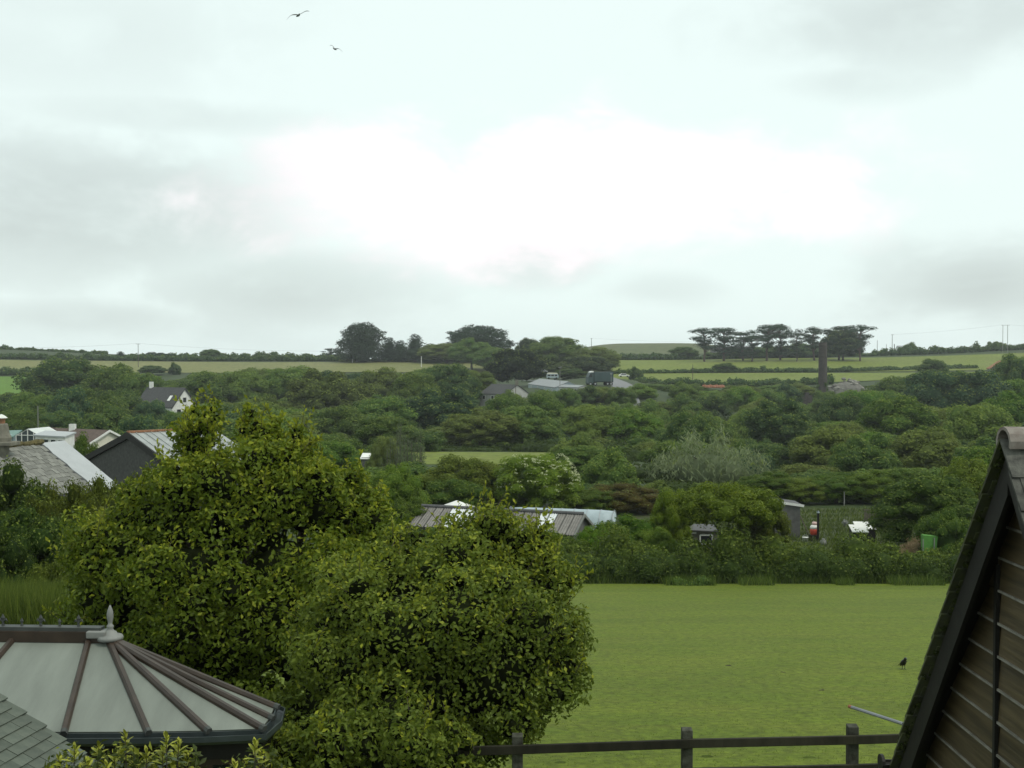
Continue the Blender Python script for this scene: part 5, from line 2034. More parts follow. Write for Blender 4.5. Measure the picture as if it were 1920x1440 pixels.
for s in (-1, 1):
    q = c + r * s * .03
    MB().tube([q + V3(0, 0, .12), q + f * .005 + V3(0, 0, .05), q + V3(0, 0, 0)], [.014, .006, .006], 6).build('leg', M['black_feather'], crow)
    mb = MB()
    for a in (-.5, 0, .5, PI):
        d_ = f * math.cos(a) + r * math.sin(a)
        mb.tube([q + V3(0, 0, .006), q + d_ * .045 + V3(0, 0, .004)], [.005, .002], 5)
    mb.build('foot', M['black_feather'], crow)
    wq = []
    for x, z, w in ((.05, .225, .01), (0, .19, .028), (-.08, .13, .02), (-.17, .065, .005)):
        wq.append((c + f * x * k + r * s * .066 * k + V3(0, 0, z * k), f * (w * 1.5) + V3(0, 0, w), r * s * .012))
    loft(MB(), wq, None, 8).build('wing', M['black_feather'], crow, True)

# molehills
M['worn'] = simple('worn_turf', (.055, .075, .016), .95, .35, 9, .4, .05)
for k, (px, py, w_) in enumerate(((1366, 1252, 11), (1468, 1264, 9), (1540, 1297, 10), (1228, 1322, 6), (1328, 1425, 26), (1515, 1426, 22), (1050, 1436, 22))):
    d = ground_hit(px, py)
    p = W(px, py, d)
    rad = w_ / F * d * .55
    labs = ('small dark molehill on the lawn left of the crow', 'faint flat molehill between the crow and the leftmost molehill', 'dark molehill on the lawn below the crow',
            'tiny dark clod lying alone in the middle of the lawn', 'broad flat bare patch behind the middle fence post', 'broad bare patch left of the right hand fence post', 'broad bare patch right of the left hand fence post')
    t = thing('molehill' if w_ < 20 else 'bare_patch', labs[k], 'molehill' if w_ < 20 else 'bare patch', (p.x, p.y, tz(p.x, p.y)))
    rs = random.Random(k)
    mb = MB()
    for j in range(5):
        o_ = np.array([p.x + rs.uniform(-.6, .6) * rad, p.y + rs.uniform(-.4, .4) * rad, tz(p.x, p.y) + .025])
        hh = rad * .28 if w_ < 20 else .012
        mb.add([tuple(o_ + q * np.array([rad * rs.uniform(.5, .8), rad * .6, hh * rs.uniform(.7, 1.2)])) for q in ICO_V], [tuple(f_) for f_ in ICO_F])
    mb.build('soil', M['soil'] if w_ < 20 else M['worn'], t)
# ------------------------------------------------------------------ ridge trees
RT = 'trees along the far ridge'
tree_px('cypress_tree', 'cypress', 678, 606, 92, 600, 'pine', 'big dark dome shaped cypress standing left on the skyline', group=RT, variant=0)
tree_px('cypress_tree', 'cypress', 898, 611, 136, 606, 'pine', 'wide fan shaped cypress rising behind the round trees', group=RT)
tree_px('conifer_tree', 'conifer', 779, 625, 70, 600, 'pine', 'pointed dark conifer midway between big cypress and fan shaped cypress', group=RT, variant=0)
tree_px('conifer_tree', 'conifer', 730, 631, 62, 604, 'pine', 'narrow conifer touching the right side of the big cypress', group=RT, variant=1)
tree_px('conifer_tree', 'conifer', 750, 637, 62, 608, 'pine', 'short conifer between the narrow and the pointed conifer', group=RT, variant=0)
tree_px('conifer_tree', 'conifer', 808, 643, 70, 606, 'dark', 'low conifer just right of the pointed dark conifer', group=RT, variant=1)
tree_px('broadleaf_tree', 'round', 836, 645, 92, 592, 'olive', 'low olive tree below the left arm of the fan cypress', group=RT, variant=1)
tree_px('broadleaf_tree', 'round', 884, 637, 74, 545, 'mid', 'grey green round tree in front of the fan cypress', group=RT, variant=3)
tree_px('broadleaf_tree', 'round', 928, 650, 78, 535, 'mid', 'green round tree in front of the fan cypress on its right side', group=RT, variant=4)
tree_px('broadleaf_tree', 'round', 967, 655, 96, 415, 'dark', 'very dark round tree behind the roadside cottage', group=RT, variant=2, col=(.017, .033, .020))
tree_px('conifer_tree', 'round', 992, 633, 52, 560, 'pine', 'dark ragged tree behind the very dark round one', group=RT, variant=4)
tree_px('broadleaf_tree', 'round', 1045, 632, 98, 545, 'mid', 'big green dome shaped tree above the long grey shed', group=RT, variant=0)
tree_px('broadleaf_tree', 'round', 1118, 652, 84, 530, 'olive', 'olive tree right of the big green dome tree', group=RT, variant=1)
tree_px('broadleaf_tree', 'round', 1100, 668, 90, 480, 'mid', 'tree leaning over the road above the lorry', group=RT, variant=2, col=(.045, .072, .034))
tree_px('broadleaf_tree', 'round', 1040, 680, 62, 470, 'mid', 'small pale tree behind the cream roofed van', group=RT, variant=3, col=(.055, .082, .036))
tree_px('broadleaf_tree', 'round', 1070, 690, 60, 450, 'dark', 'dark bushy tree between van and lorry', group=RT, variant=4)
tree_px('umbrella_pine', 'pine', 621, 652, 40, 650, 'pine', 'small flat topped pine left of the big cypress', group=RT, variant=1)
tree_px('broadleaf_tree', 'round', 394, 655, 36, 640, 'dark', 'lone rounded tree on the left skyline', group=RT, variant=1)
tree_px('conifer_tree', 'conifer', 226, 658, 28, 640, 'pine', 'pointed small tree left of the ridge telegraph pole', group=RT, variant=1)
for k, (px, tp, w) in enumerate(((266, 664, 28), (284, 660, 28), (301, 661, 26), (316, 663, 24))):
    tree_px('conifer_tree', 'cypress', px, tp, w, 630, 'pine', ('leftmost', 'second', 'third', 'rightmost')[k] + ' tree of the dark square clump right of the ridge telegraph pole', group='dark square clump on the left ridge', variant=k)
tree_px('broadleaf_tree', 'round', 1283, 650, 46, 640, 'dark', 'dark round bush tree at the left end of the pine row', group=RT, variant=0)
tree_px('broadleaf_tree', 'round', 1582, 620, 68, 606, 'dark', 'green broadleaf tree beneath the rightmost pines', group=RT, variant=2, col=(.036, .062, .028))
PG = 'flat topped pines on the right ridge'
for k, (px, tp, w, v, lab) in enumerate(((1322, 612, 56, 0, 'leftmost flat topped pine of the right ridge row'), (1357, 612, 66, 1, 'spreading pine directly above the cream farmhouse'),
                                         (1392, 620, 52, 3, 'dense dark pine at the right end of the cream farmhouse'), (1410, 628, 44, 1, 'lower thin pine behind the dense dark pine'),
                                         (1437, 606, 58, 2, 'tall pine with the highest flat crown left of the row gap'), (1464, 607, 56, 3, 'tall pine with trunk clothed in leaves beside the highest crown'),
                                         (1494, 622, 34, 1, 'slim pine with sparse crown in the middle of the row'), (1527, 610, 54, 0, 'layered pine right behind the mine chimney top'),
                                         (1573, 609, 58, 2, 'broad pine above the green broadleaf tree'), (1612, 606, 52, 0, 'rightmost pine with heavy rounded crown at the row end'))):
    tree_px('pine_tree', 'pine', px, tp, w * 1.2, 600 + (k % 3) * 6, 'pine', lab, group=PG, variant=v)
for k, (px, tp, w) in enumerate(((1340, 660, 46), (1388, 655, 56), (1425, 650, 50), (1458, 648, 60), (1500, 643, 54), (1535, 646, 52))):
    tree_px('garden_bush', 'scrub', px, tp, w, 640, 'dark', ('leftmost', 'second', 'third', 'fourth', 'fifth', 'rightmost')[k] + ' dark bush under the pines, counted from the left', 'bush', group='bushes under the pine row')
tree_px('field_tree', 'round', 1358, 681, 40, 531, 'dark', 'dark round field tree in the hedge between the pastures', group=RT, variant=3)
tree_px('field_bush', 'scrub', 1193, 690, 27, 482, 'dark', 'small round bush at the left end of the lower pasture', 'bush', group=RT)
tree_px('field_tree', 'round', 1750, 672, 54, 430, 'dark', 'dark tree breaking the line of the lower pasture', group=RT, variant=4)
tree_px('field_bush', 'scrub', 1706, 644, 32, 676, 'dark', 'round skyline bush right of the small pale roofed house', 'bush', group=RT)
tree_px('field_bush', 'scrub', 1866, 640, 30, 664, 'dark', 'little skyline bush left of the twin pole pylon', 'bush', group=RT)
tree_px('field_bush', 'scrub', 1815, 650, 26, 668, 'dark', 'flat skyline bush left of the little one by the pylon', 'bush', group=RT)
tree_px('field_bush', 'scrub', 328, 682, 24, 520, 'dark', 'small dark bush alone on the tan pasture', 'bush', group=RT)
tree_px('field_bush', 'round', 286, 685, 46, 515, 'dark', 'dark field bush left of the small one on the tan pasture', 'bush', group=RT)

# ------------------------------------------------------------------ the wood in the valley
SKY_PX = [-60, 0, 40, 62, 76, 95, 130, 165, 180, 205, 240, 262, 300, 352, 400, 440, 480, 540, 600, 640, 700, 760, 800, 830, 870, 900, 930, 1000, 1060, 1105, 1150, 1180, 1210, 1250, 1300, 1400, 1480, 1530, 1560, 1630, 1660, 1700, 1740, 1800, 1850, 1890, 1910, 1980]
SKY_PY = [735, 735, 735, 733, 712, 690, 676, 682, 700, 686, 690, 712, 712, 708, 692, 696, 690, 688, 692, 712, 694, 700, 692, 684, 690, 705, 745, 748, 748, 742, 738, 728, 717, 714, 719, 719, 715, 722, 736, 732, 724, 700, 702, 698, 694, 712, 675, 672]
KEEP_OUT = [(-84, 287, 8), (0, 329, 6), (12, 355, 9), (25, 328, 5), (102, 380, 3), (134, 326, 4), (-115, 150, 6)]          # (x, y, radius) of things that must stay clear


def clear_of(x, y, r):
    return all((x - a) ** 2 + (y - b) ** 2 > (r + c) ** 2 for a, b, c in KEEP_OUT)


def sight_block(px, w2, top, d):
    """parts of the picture that trees nearer than a given distance must not cover: (px0, px1, py, distance)"""
    for x0, x1, py0, py1, dd in SIGHT:
        if px + w2 > x0 and px - w2 < x1 and d < dd and top < py1:
            return True
    return False


SIGHT = [(795, 1010, 846, 869, 150), (278, 374, 725, 768, 296), (80, 206, 797, 826, 152), (20, 125, 795, 832, 120), (0, 330, 780, 880, 76), (1212, 1452, 806, 900, 121),
         (905, 1003, 716, 733, 342), (1005, 1100, 702, 724, 395), (1098, 1152, 696, 718, 368), (1150, 1176, 706, 724, 440), (1535, 1553, 640, 712, 385),
         (1502, 1524, 738, 752, 370), (1556, 1624, 714, 732, 405), (1862, 1884, 678, 702, 322), (0, 60, 712, 732, 470), (670, 715, 848, 856, 118), (1320, 1354, 717, 729, 439)]
CLR = [(-17, 12, 139, 169)]      # meadow rectangle
spec = []
# crowns that stand out in the photograph
for args in (
    ('round', 130, 674, 150, 335, 'dark', 'broad dark dome tree at the left edge of the wood below the tan pasture', 0),
    ('round', 212, 686, 96, 325, 'mid', 'mid green tree right of the broad dark dome tree', 1),
    ('round', 262, 702, 90, 318, 'mid', 'tree directly behind the roof of the white gabled house', 2),
    ('round', 60, 738, 100, 250, 'mid', 'rounded tree in the left wood below the bright green pasture', 1),
    ('round', 133, 722, 78, 236, 'blue', 'dark bluish upright tree in the left wood', 4),
    ('round', 185, 735, 90, 240, 'mid', 'tree between the bluish upright tree and the dark trees by the house', 3),
    ('round', 236, 742, 84, 255, 'dark', 'dark tree hiding the left end of the white gabled house', 0),
    ('round', 286, 752, 62, 250, 'blue', 'dark bluish tree in front of the white gabled house', 2),
    ('round', 22, 770, 90, 185, 'mid', 'tree above the stone cottage chimney', 2),
    ('round', 110, 772, 96, 190, 'dark', 'dark spreading tree behind the thin pale pole', 1),
    ('round', 200, 765, 100, 185, 'dark', 'dark tree behind the bungalow chimney', 3),
    ('round', 262, 780, 90, 165, 'blue', 'deep shaded tree behind the barn ridge', 0),
    ('round', 330, 772, 60, 200, 'dark', 'dark tree at the foot of the white gable', 4),
    ('round', 392, 700, 104, 330, 'mid', 'large tree just right of the white gabled house', 1),
    ('round', 455, 697, 96, 335, 'mid', 'rounded tree behind the top spire of the big leafy bush', 0),
    ('round', 545, 685, 120, 345, 'mid', 'broad tree on the upper edge of the middle wood', 4),
    ('round', 606, 700, 130, 285, 'olive', 'big olive tree in the upper middle of the wood', 3),
    ('round', 715, 692, 100, 330, 'olive', 'olive topped tree below the short hedge', 1),
    ('round', 775, 700, 84, 315, 'light', 'light green tree on the upper edge of the middle wood', 2),
    ('round', 845, 683, 96, 330, 'dark', 'dark green tree left of the roadside cottage', 0),
    ('round', 832, 731, 130, 235, 'blue', 'large deep green tree with layered crown above the meadow', 3),
    ('round', 718, 742, 116, 225, 'mid', 'tall green tree left of the layered deep green one', 4),
    ('round', 640, 762, 100, 205, 'mid', 'rounded green tree left of centre in the wood', 0),
    ('scrub', 620, 826, 110, 130, 'bright', 'bright green rounded tree right behind the big leafy bush', 1),
    ('round', 720, 780, 100, 168, 'mid', 'tall pale stemmed tree at the left end of the meadow', 2),
    ('round', 900, 770, 130, 190, 'olive', 'olive tree standing at the back of the meadow', 3),
    ('round', 985, 762, 110, 195, 'mid', 'green tree at the right back corner of the meadow', 0),
    ('round', 945, 742, 80, 270, 'bright', 'bright green tree in front of the roadside cottage', 1),
    ('round', 1020, 745, 80, 260, 'bright', 'bright tree below the long grey shed', 3),
    ('round', 1100, 760, 110, 215, 'light', 'light green spreading tree below the lorry', 2),
    ('round', 1185, 764, 110, 215, 'bright', 'vivid green tree in the middle of the scrub', 4),
    ('scrub', 965, 738, 64, 306, 'mid', 'low bush hiding the wall of the roadside cottage', 0),
    ('scrub', 1018, 731, 60, 312, 'light', 'low bush in front of the left end of the long grey shed', 1),
    ('scrub', 1060, 728, 58, 318, 'mid', 'low bush in front of the pale outbuilding left of the lorry', 2),
    ('scrub', 1098, 726, 58, 323, 'dark', 'low dark bush between the pale outbuilding and the lorry', 0),
    ('scrub', 1132, 725, 62, 326, 'olive', 'low olive bush right under the lorry', 1),
    ('scrub', 1166, 726, 58, 320, 'mid', 'low bush covering the foot of the grey road bend', 2),
    ('scrub', 1200, 722, 66, 334, 'light', 'low bush right of the grey road bend', 0),
    ('scrub', 1140, 850, 120, 108, 'mid', 'low rounded dark bush left of the silvery willow', 0),
    ('willow', 1330, 800, 240, 122, 'willow', 'large silvery grey willow in the middle of the valley', 0),
    ('round', 1290, 775, 90, 165, 'dark', 'dark tree behind the left side of the silvery willow', 1),
    ('round', 1460, 752, 110, 205, 'dark', 'dark spreading tree behind the right side of the silvery willow', 3),
    ('round', 1580, 742, 90, 250, 'dark', 'dark round tree at the foot of the rubble heap', 0),
    ('round', 1555, 798, 140, 150, 'olive', 'olive green tree rising behind the grey block shed', 4),
    ('round', 1680, 745, 130, 205, 'bright', 'bright green tree in the right hand wood', 1),
    ('round', 1760, 697, 130, 290, 'blue', 'dark bluish tree at the top edge of the right hand wood', 2),
    ('round', 1835, 697, 110, 285, 'blue', 'dark leafy tree left of the ruined gable', 0),
    ('round', 1905, 668, 84, 310, 'dark', 'very dark tree cut by the right edge above the garage', 1),
    ('round', 1620, 820, 120, 135, 'mid', 'green tree behind the paling fence', 3),
    ('round', 1735, 800, 150, 140, 'olive', 'broad olive tree left of the garage apex', 4),
    ('round', 1840, 760, 130, 170, 'light', 'light green tree just left of the garage ridge', 2),
    ('round', 1900, 735, 110, 215, 'bright', 'bright green tree above the garage ridge tiles', 3),
):
    kind, px, top, w, d, tone, lab, v = args
    x = (px - 960) / F * d
    spec.append(args)
    nm = 'broadleaf_tree' if 'tree' in lab.split(' ')[:6] else {'round': 'broadleaf_tree', 'scrub': 'scrub_bush', 'willow': 'willow_tree'}[kind]
    tree_px(nm, kind, px, top, w, d, tone, lab, 'bush' if nm == 'scrub_bush' else 'tree', 'trees of the valley wood', v)
    KEEP_OUT.append((x, d, w / F * d * .30))

for kind, px, top, w, d, tone, lab, v in spec:
    SIGHT.append((px - .40 * w, px + .40 * w, top, top + (.50 if kind == 'round' else .42) * w, d - 1.5))


def cap(px, w2, dd, h, g_):
    """greatest height that leaves the sightlines behind it open"""
    for x0_, x1_, py0, py1, dlim in SIGHT:
        if px + w2 > x0_ and px - w2 < x1_ and dd < dlim:
            h = min(h, W(px, py1 + 3, dd).z - g_)
    return h


FILL = []
rf_ = random.Random(17)
row = 0
d = 97.0
while d < 452:
    wd = 5.4 + d / 52.0
    step = wd * .74
    x0, x1 = -.47 * d, .47 * d
    x = x0 + rf_.uniform(0, step)
    while x < x1:
        dd = d * (1 + rf_.uniform(-.030, .030))
        px = 960 + F * x / dd
        scrubby = 1040 < px < 1560 and dd > 118 and not (1420 < px and dd < 170)
        if scrubby:
            w = wd * rf_.uniform(.6, 1.05)
            h = w * rf_.uniform(.52, .74)
            kind = 'scrub' if rf_.random() < .75 else 'round'
        else:
            w = wd * rf_.uniform(.8, 1.35)
            h = w * rf_.uniform(.80, 1.12)
            kind = 'round'
        hs_ = min(h, 5.2 if dd < 130 else 99)
        g_ = tz(x, dd)
        # keep under the canopy line seen in the photograph
        lim = float(np.interp(px, SKY_PX, SKY_PY)) + rf_.uniform(0, 6)
        ztop = W(px, lim, dd).z
        h = min(hs_, ztop - g_)
        w2 = w / 2 / dd * F
        ok = h > (1.6 if d < 250 else (.9 if scrubby else 2.4)) and clear_of(x, dd, w * .30)
        if ok and h < w * .45:
            kind = 'scrub'
        if any(a - w * .4 < x < b + w * .4 and c - w * .35 < dd < e_ + 1 for a, b, c, e_ in CLR):
            ok = False
        tp = project((x, dd, g_ + h))[1]
        if ok and sight_block(px, w2 * .8, tp, dd):
            # shrink it below the sightline or leave it out
            h = cap(px, w2 * .8, dd, h, g_)
            ok = h > 1.3
            if h < w * .45:
                kind = 'scrub'
                w = min(w, h * 2.4)
        if px < 345 and dd < 160:
            ok = False
        if 24 < x < 42 and dd > 392:
            ok = False
        if x > 21 and dd > 446 or (px < 66 and dd > 380):
            ok = False
        if 1235 < px < 1800 and dd < 101:
            ok = False
        if ok:
            FILL.append((kind, x, dd, w, h, px, tp))
        x += step * rf_.uniform(.8, 1.2)
    d *= 1.115 if d < 200 else 1.10
    row += 1

ZONES = [((0, 345), (0, 900), 'the wood left of the white house'), ((345, 560), (0, 900), 'the wood right of the white house'),
         ((560, 790), (0, 900), 'the wood left of the meadow'), ((790, 1040), (0, 148), 'the thicket in front of the meadow'),
         ((790, 1040), (148, 900), 'the wood behind the meadow'), ((1040, 1250), (0, 900), 'the scrub below the lorry'),
         ((1250, 1500), (0, 900), 'the scrub around the silvery willow'), ((1500, 1700), (0, 900), 'the wood under the mine chimney'),
         ((1700, 2100), (0, 900), 'the wood left of the garage')]
TONEW = {'mid': 'mid green', 'light': 'light green', 'dark': 'dark green', 'blue': 'bluish dark', 'olive': 'olive green', 'bright': 'bright green', 'yellow': 'yellowish', 'brown': 'brownish'}
for kind, x, dd, w, h, px, tp in FILL:
    right = px > 1040
    tone = rf_.choices(['mid', 'light', 'dark', 'blue', 'olive', 'bright'], [5, 2, 3, 1.5, 3, .8] if not right else [5, 3, 2, .8, 3, 1.6])[0]
    zone = next((z for (a, b), (c, e_), z in ZONES if a <= max(0, px) < b and c <= dd < e_), ZONES[-1][2])
    small = kind == 'scrub'
    nm = 'scrub_bush' if small else 'broadleaf_tree'
    lab = 'one of the %s %s in %s' % (TONEW[tone], 'low bushes' if small else 'rounded trees', zone)
    t = tree(nm, kind, x, dd, w, h, tone, lab, 'bush' if small else 'tree', lab[11:])
    FILLED = globals().setdefault('FILLED', [])
    FILLED.append((t, px, tp, zone, tone, small))

# undergrowth on the valley floor, closing the gaps between the stems
rng = np.random.default_rng(505)
lob = []
for _ in range(2600):
    d_ = 102 + 330 * rng.random() ** .8
    x_ = rng.uniform(-.46, .46) * d_
    px_ = 960 + F * x_ / d_
    if -19 < x_ < 14 and 135 < d_ < 171:
        continue
    if -3 < x_ < 46 and 318 < d_ < 442:
        continue
    if (24 < x_ < 42 and d_ > 385) or (px_ < 70 and d_ > 372) or (px_ < 215 and d_ < 158) or (x_ > 20 and d_ > 442):
        continue
    lim = W(px_, float(np.interp(px_, SKY_PX, SKY_PY)) + 8, d_).z - tz(x_, d_)
    r_ = rng.uniform(1.4, 2.6)
    hh = min(r_ * .62, max(.3, lim * .8))
    hh = max(.25, min(hh, cap(px_, r_ / d_ * F * .8, d_, 9, tz(x_, d_)) * .8))
    lob.append((np.array([x_, d_, tz(x_, d_) + .15]), np.array([r_, r_, hh])))
ug = link('undergrowth', foliage('undergrowth', M['leaf'], lob, lob, rng, 5.0, .5, .3, tone_fn=wavetone(rng), core_scale=.72), None, (.050, .075, .016))
ug['kind'] = 'stuff'
ug['label'] = 'brambles and undergrowth between the trees of the valley'

# ------------------------------------------------------------------ trees and bushes of the middle distance
MD = 'bushes of the near valley'
for kind, px, top, w, d_, tone, lab, v, nm, cat in (
    ('flat', 1372, 906, 190, 61, 'yellow', 'rounded hawthorn with flat yellow green crown standing in the field hedge', 0, 'hawthorn_tree', 'tree'),
    ('near', 1258, 915, 76, 66, 'yellow', 'loose yellow green elder left of the rounded hawthorn', 1, 'elder_bush', 'bush'),
    ('near', 1430, 935, 90, 62, 'olive', 'low right shoulder of bush beside the rounded hawthorn', 2, 'hawthorn_bush', 'bush'),
    ('bush', 1180, 965, 150, 66, 'bright', 'bright green bush behind the hedge at the shed gable', 0, 'leafy_bush', 'bush'),
    ('bush', 1120, 985, 90, 63, 'bright', 'bright low bush hiding the foot of the shed gable', 1, 'leafy_bush', 'bush'),
    ('bush', 1228, 985, 84, 64, 'light', 'light bush at the left foot of the yellow green elder', 2, 'leafy_bush', 'bush'),
    ('near', 1740, 890, 190, 72, 'dark', 'broad dark tree overhanging the allotment beside the garage', 1, 'broadleaf_tree', 'tree'),
    ('bush', 1775, 955, 120, 63, 'dark', 'very dark bush between green netting and garage', 0, 'dark_bush', 'bush'),
    ('near', 1830, 860, 150, 76, 'olive', 'brownish green tree close behind the garage roof', 2, 'broadleaf_tree', 'tree'),
    ('near', 1500, 893, 100, 103, 'olive', 'olive tree directly behind the grey block shed roof', 0, 'broadleaf_tree', 'tree'),
    ('near', 1568, 886, 116, 104, 'dark', 'dark tree behind the allotment right of the grey block shed', 1, 'broadleaf_tree', 'tree'),
    ('near', 1640, 880, 120, 104, 'mid', 'tree standing right behind the paling fence', 2, 'broadleaf_tree', 'tree'),
    ('near', 1700, 876, 100, 103, 'dark', 'dark tree right of the paling fence', 0, 'broadleaf_tree', 'tree'),
    ('near', 1440, 884, 110, 104, 'mid', 'tree behind the allotment left of the grey block shed', 2, 'broadleaf_tree', 'tree'),
    ('near', 1010, 848, 150, 92, 'light', 'elder tree covered with cream blossom in the middle distance', 0, 'elder_tree', 'tree'),
    ('near', 875, 855, 150, 96, 'olive', 'dense olive bush left of the blossoming elder', 1, 'leafy_bush', 'bush'),
    ('bush', 850, 895, 130, 90, 'dark', 'dark bush behind the white peaked canopy', 2, 'dark_bush', 'bush'),
    ('near', 735, 872, 120, 80, 'mid', 'green tree left of the white peaked canopy', 2, 'broadleaf_tree', 'tree'),
    ('bush', 680, 900, 110, 78, 'mid', 'green bush between big leafy bush and the long shed', 0, 'leafy_bush', 'bush'),
    ('bush', 760, 930, 110, 74, 'mid', 'green bush at the left end of the long shed', 1, 'leafy_bush', 'bush'),
    ('bush', 812, 985, 110, 62, 'dark', 'dark bush in front of the left half of the long shed', 2, 'dark_bush', 'bush'),
    ('bush', 890, 992, 90, 61, 'dark', 'dark low bush in front of the middle of the long shed', 0, 'dark_bush', 'bush'),
    ('bush', 1010, 990, 110, 63, 'dark', 'dark bush in front of the right half of the long shed', 1, 'dark_bush', 'bush'),
    ('bush', 1065, 1005, 90, 62, 'mid', 'dark bush below the shed gable', 2, 'dark_bush', 'bush'),
    ('bush', 1165, 905, 150, 97, 'brown', 'brownish dying hedge bush below the low rounded bush', 0, 'brown_bush', 'bush'),
    ('bush', 1100, 915, 110, 95, 'mid', 'bush right of the blossoming elder', 1, 'leafy_bush', 'bush'),
    ('near', 720, 815, 60, 108, 'willow', 'thin pale willow whose shoots stand before the meadow', 0, 'willow_sapling', 'tree'),
    ('bush', 155, 815, 76, 88, 'dark', 'round dark bush between slate cottage and barn', 0, 'round_bush', 'bush'),
    # left foreground thicket
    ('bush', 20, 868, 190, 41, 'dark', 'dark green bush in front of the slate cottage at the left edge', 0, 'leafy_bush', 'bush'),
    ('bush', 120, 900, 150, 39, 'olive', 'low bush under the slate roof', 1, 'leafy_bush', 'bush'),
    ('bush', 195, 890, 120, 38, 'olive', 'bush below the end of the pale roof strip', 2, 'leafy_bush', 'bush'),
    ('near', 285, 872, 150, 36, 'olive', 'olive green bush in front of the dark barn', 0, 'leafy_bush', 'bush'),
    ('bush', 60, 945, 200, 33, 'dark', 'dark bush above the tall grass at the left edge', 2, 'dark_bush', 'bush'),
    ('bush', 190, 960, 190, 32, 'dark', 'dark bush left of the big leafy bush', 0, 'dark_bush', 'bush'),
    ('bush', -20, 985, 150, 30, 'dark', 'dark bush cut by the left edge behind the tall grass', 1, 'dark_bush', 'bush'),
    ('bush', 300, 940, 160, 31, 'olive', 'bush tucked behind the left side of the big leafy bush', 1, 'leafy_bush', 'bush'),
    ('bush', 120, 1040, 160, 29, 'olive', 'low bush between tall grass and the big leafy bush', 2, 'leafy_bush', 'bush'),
):
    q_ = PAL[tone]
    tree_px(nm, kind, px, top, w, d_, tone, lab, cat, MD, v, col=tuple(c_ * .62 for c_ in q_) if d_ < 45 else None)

# thin upright willow shoots before the meadow
rng = np.random.default_rng(61)
for k, (px, top, w, dd) in enumerate(((755, 790, 36, 106), (785, 812, 30, 104), (735, 838, 40, 102))):
    p = W(px, top, dd)
    t = thing('willow_shoots', ('tallest pale upright willow shoots beside the meadow', 'right hand spray of pale willow shoots beside the meadow', 'short left spray of pale willow shoots beside the meadow')[k], 'shrub', (p.x, dd, tz(p.x, dd)), 'pale willow shoots beside the meadow')
    lob, st = [], MB()
    for j in range(9):
        x = p.x + rng.normal() * w / F * dd * .35
        y = dd + rng.normal() * .5
        g_ = tz(x, y)
        h = (p.z - g_) * rng.uniform(.7, 1.0)
        st.tube([(x, y, g_ - .1), (x + rng.normal() * .1, y, g_ + h)], [.05, .015], 5)
        for i in range(5):
            z_ = g_ + h * (.35 + .65 * (i + .5) / 5)
            lob.append((np.array([x, y, z_]), np.array([.22, .22, h * .12])))
    link('foliage', foliage('foliage', M['leaf'], lob, [], rng, 42, .3, .05, njit=.8, axis=(0, 0, 1), abias=1.5, jit=.4, tone_fn=wavetone(rng)), t, (.115, .145, .075))
    st.build('stems', M['pole_wood'], t)['kind'] = 'stuff'

# cream blossom heads on the elder
rng = np.random.default_rng(62)
el = next(o for o, *_ in TREES if 'cream blossom' in o['label'])
c = Vector(el.location)
top = W(1010, 848, 92).z
P_ = []
for k in range(150):
    a = rng.uniform(PI * .85, PI * 2.15)
    q = rng.uniform(-.1, .95)
    R_ = 75 / F * 92 * 1.03
    P_.append((c.x + R_ * math.sqrt(1 - q * q * .8) * math.cos(a), 92 + R_ * math.sqrt(1 - q * q * .8) * math.sin(a), c.z + (top - c.z) * (.52 + .48 * q) + .02))
lob = [(np.array(p), np.array([.14, .14, .05])) for p in P_]
m_ = foliage('blossom', M['blossom_leaf'], lob, [], rng, 90, .10, .08, njit=.5, up=.6, tipf=lambda P, N, r: r.uniform(.5, 1, len(P)))
bo = bpy.data.objects.new('blossom', m_)
COL.objects.link(bo)
bo.parent = el
bo.matrix_parent_inverse = Matrix.LocRotScale(el.location, el.rotation_euler, el.scale).inverted()
bo.color = (.3, .34, .16, 1)
bo['kind'] = 'stuff'

# ------------------------------------------------------------------ the big leafy bush in the middle
def bush_lobes(lst):
    out = []
    for px, py, d_, rpx, *k in lst:
        p = W(px, py, d_)
        r_ = rpx / F * d_
        sq = k[0] if k else .9
        out.append((np.array(p), np.array([r_, r_ * .9, r_ * sq])))
    return out


def big_bush(name, label, cat, lobes_px, seed, dens, L, Wd, col, tip, k1=13, k2=7):
    rng = np.random.default_rng(seed)
    main = bush_lobes(lobes_px)
    s1 = sublobes(main, rng, k1, .36, -.75, .45, .98)
    s2 = sublobes(s1, rng, k2, .48, -.6, .4, .95)
    c = np.mean([m[0] for m in main], 0)
    t = thing(name, label, cat, (c[0], c[1], tz(c[0], c[1])))
    inner = [(q, r_ * .79) for q, r_ in main]
    m = foliage('crown', M['leaf_gloss'], s1 + s2 + inner, main + s1, rng, dens, L, Wd, tipf=tip, tone_fn=wavetone(rng, .35), njit=.75, up=.25, fold=.22,
                core_scale=.50, back=.22, jit=.16, zcut=-.5, zkeep=.5, lvar=.35)
    link('crown', m, t, col)
    # stem and boughs reaching into every lobe
    mb = MB()
    g_ = tz(c[0], c[1])
    base = Vector((c[0], c[1], g_ - .3))
    fork = Vector((c[0], c[1], g_ + .9))
    mb.tube([base, fork], [.16, .12], 8)
    for q, r_ in main:
        q = Vector(q)
        mid = (fork + q) / 2 + Vector((rng.uniform(-.2, .2), rng.uniform(-.2, .2), .1))
        mb.tube([fork, mid, q], [.075, .05, .02], 6)
    mb.build('trunk', M['bark'], t, True)
    return t, main, s1 + s2


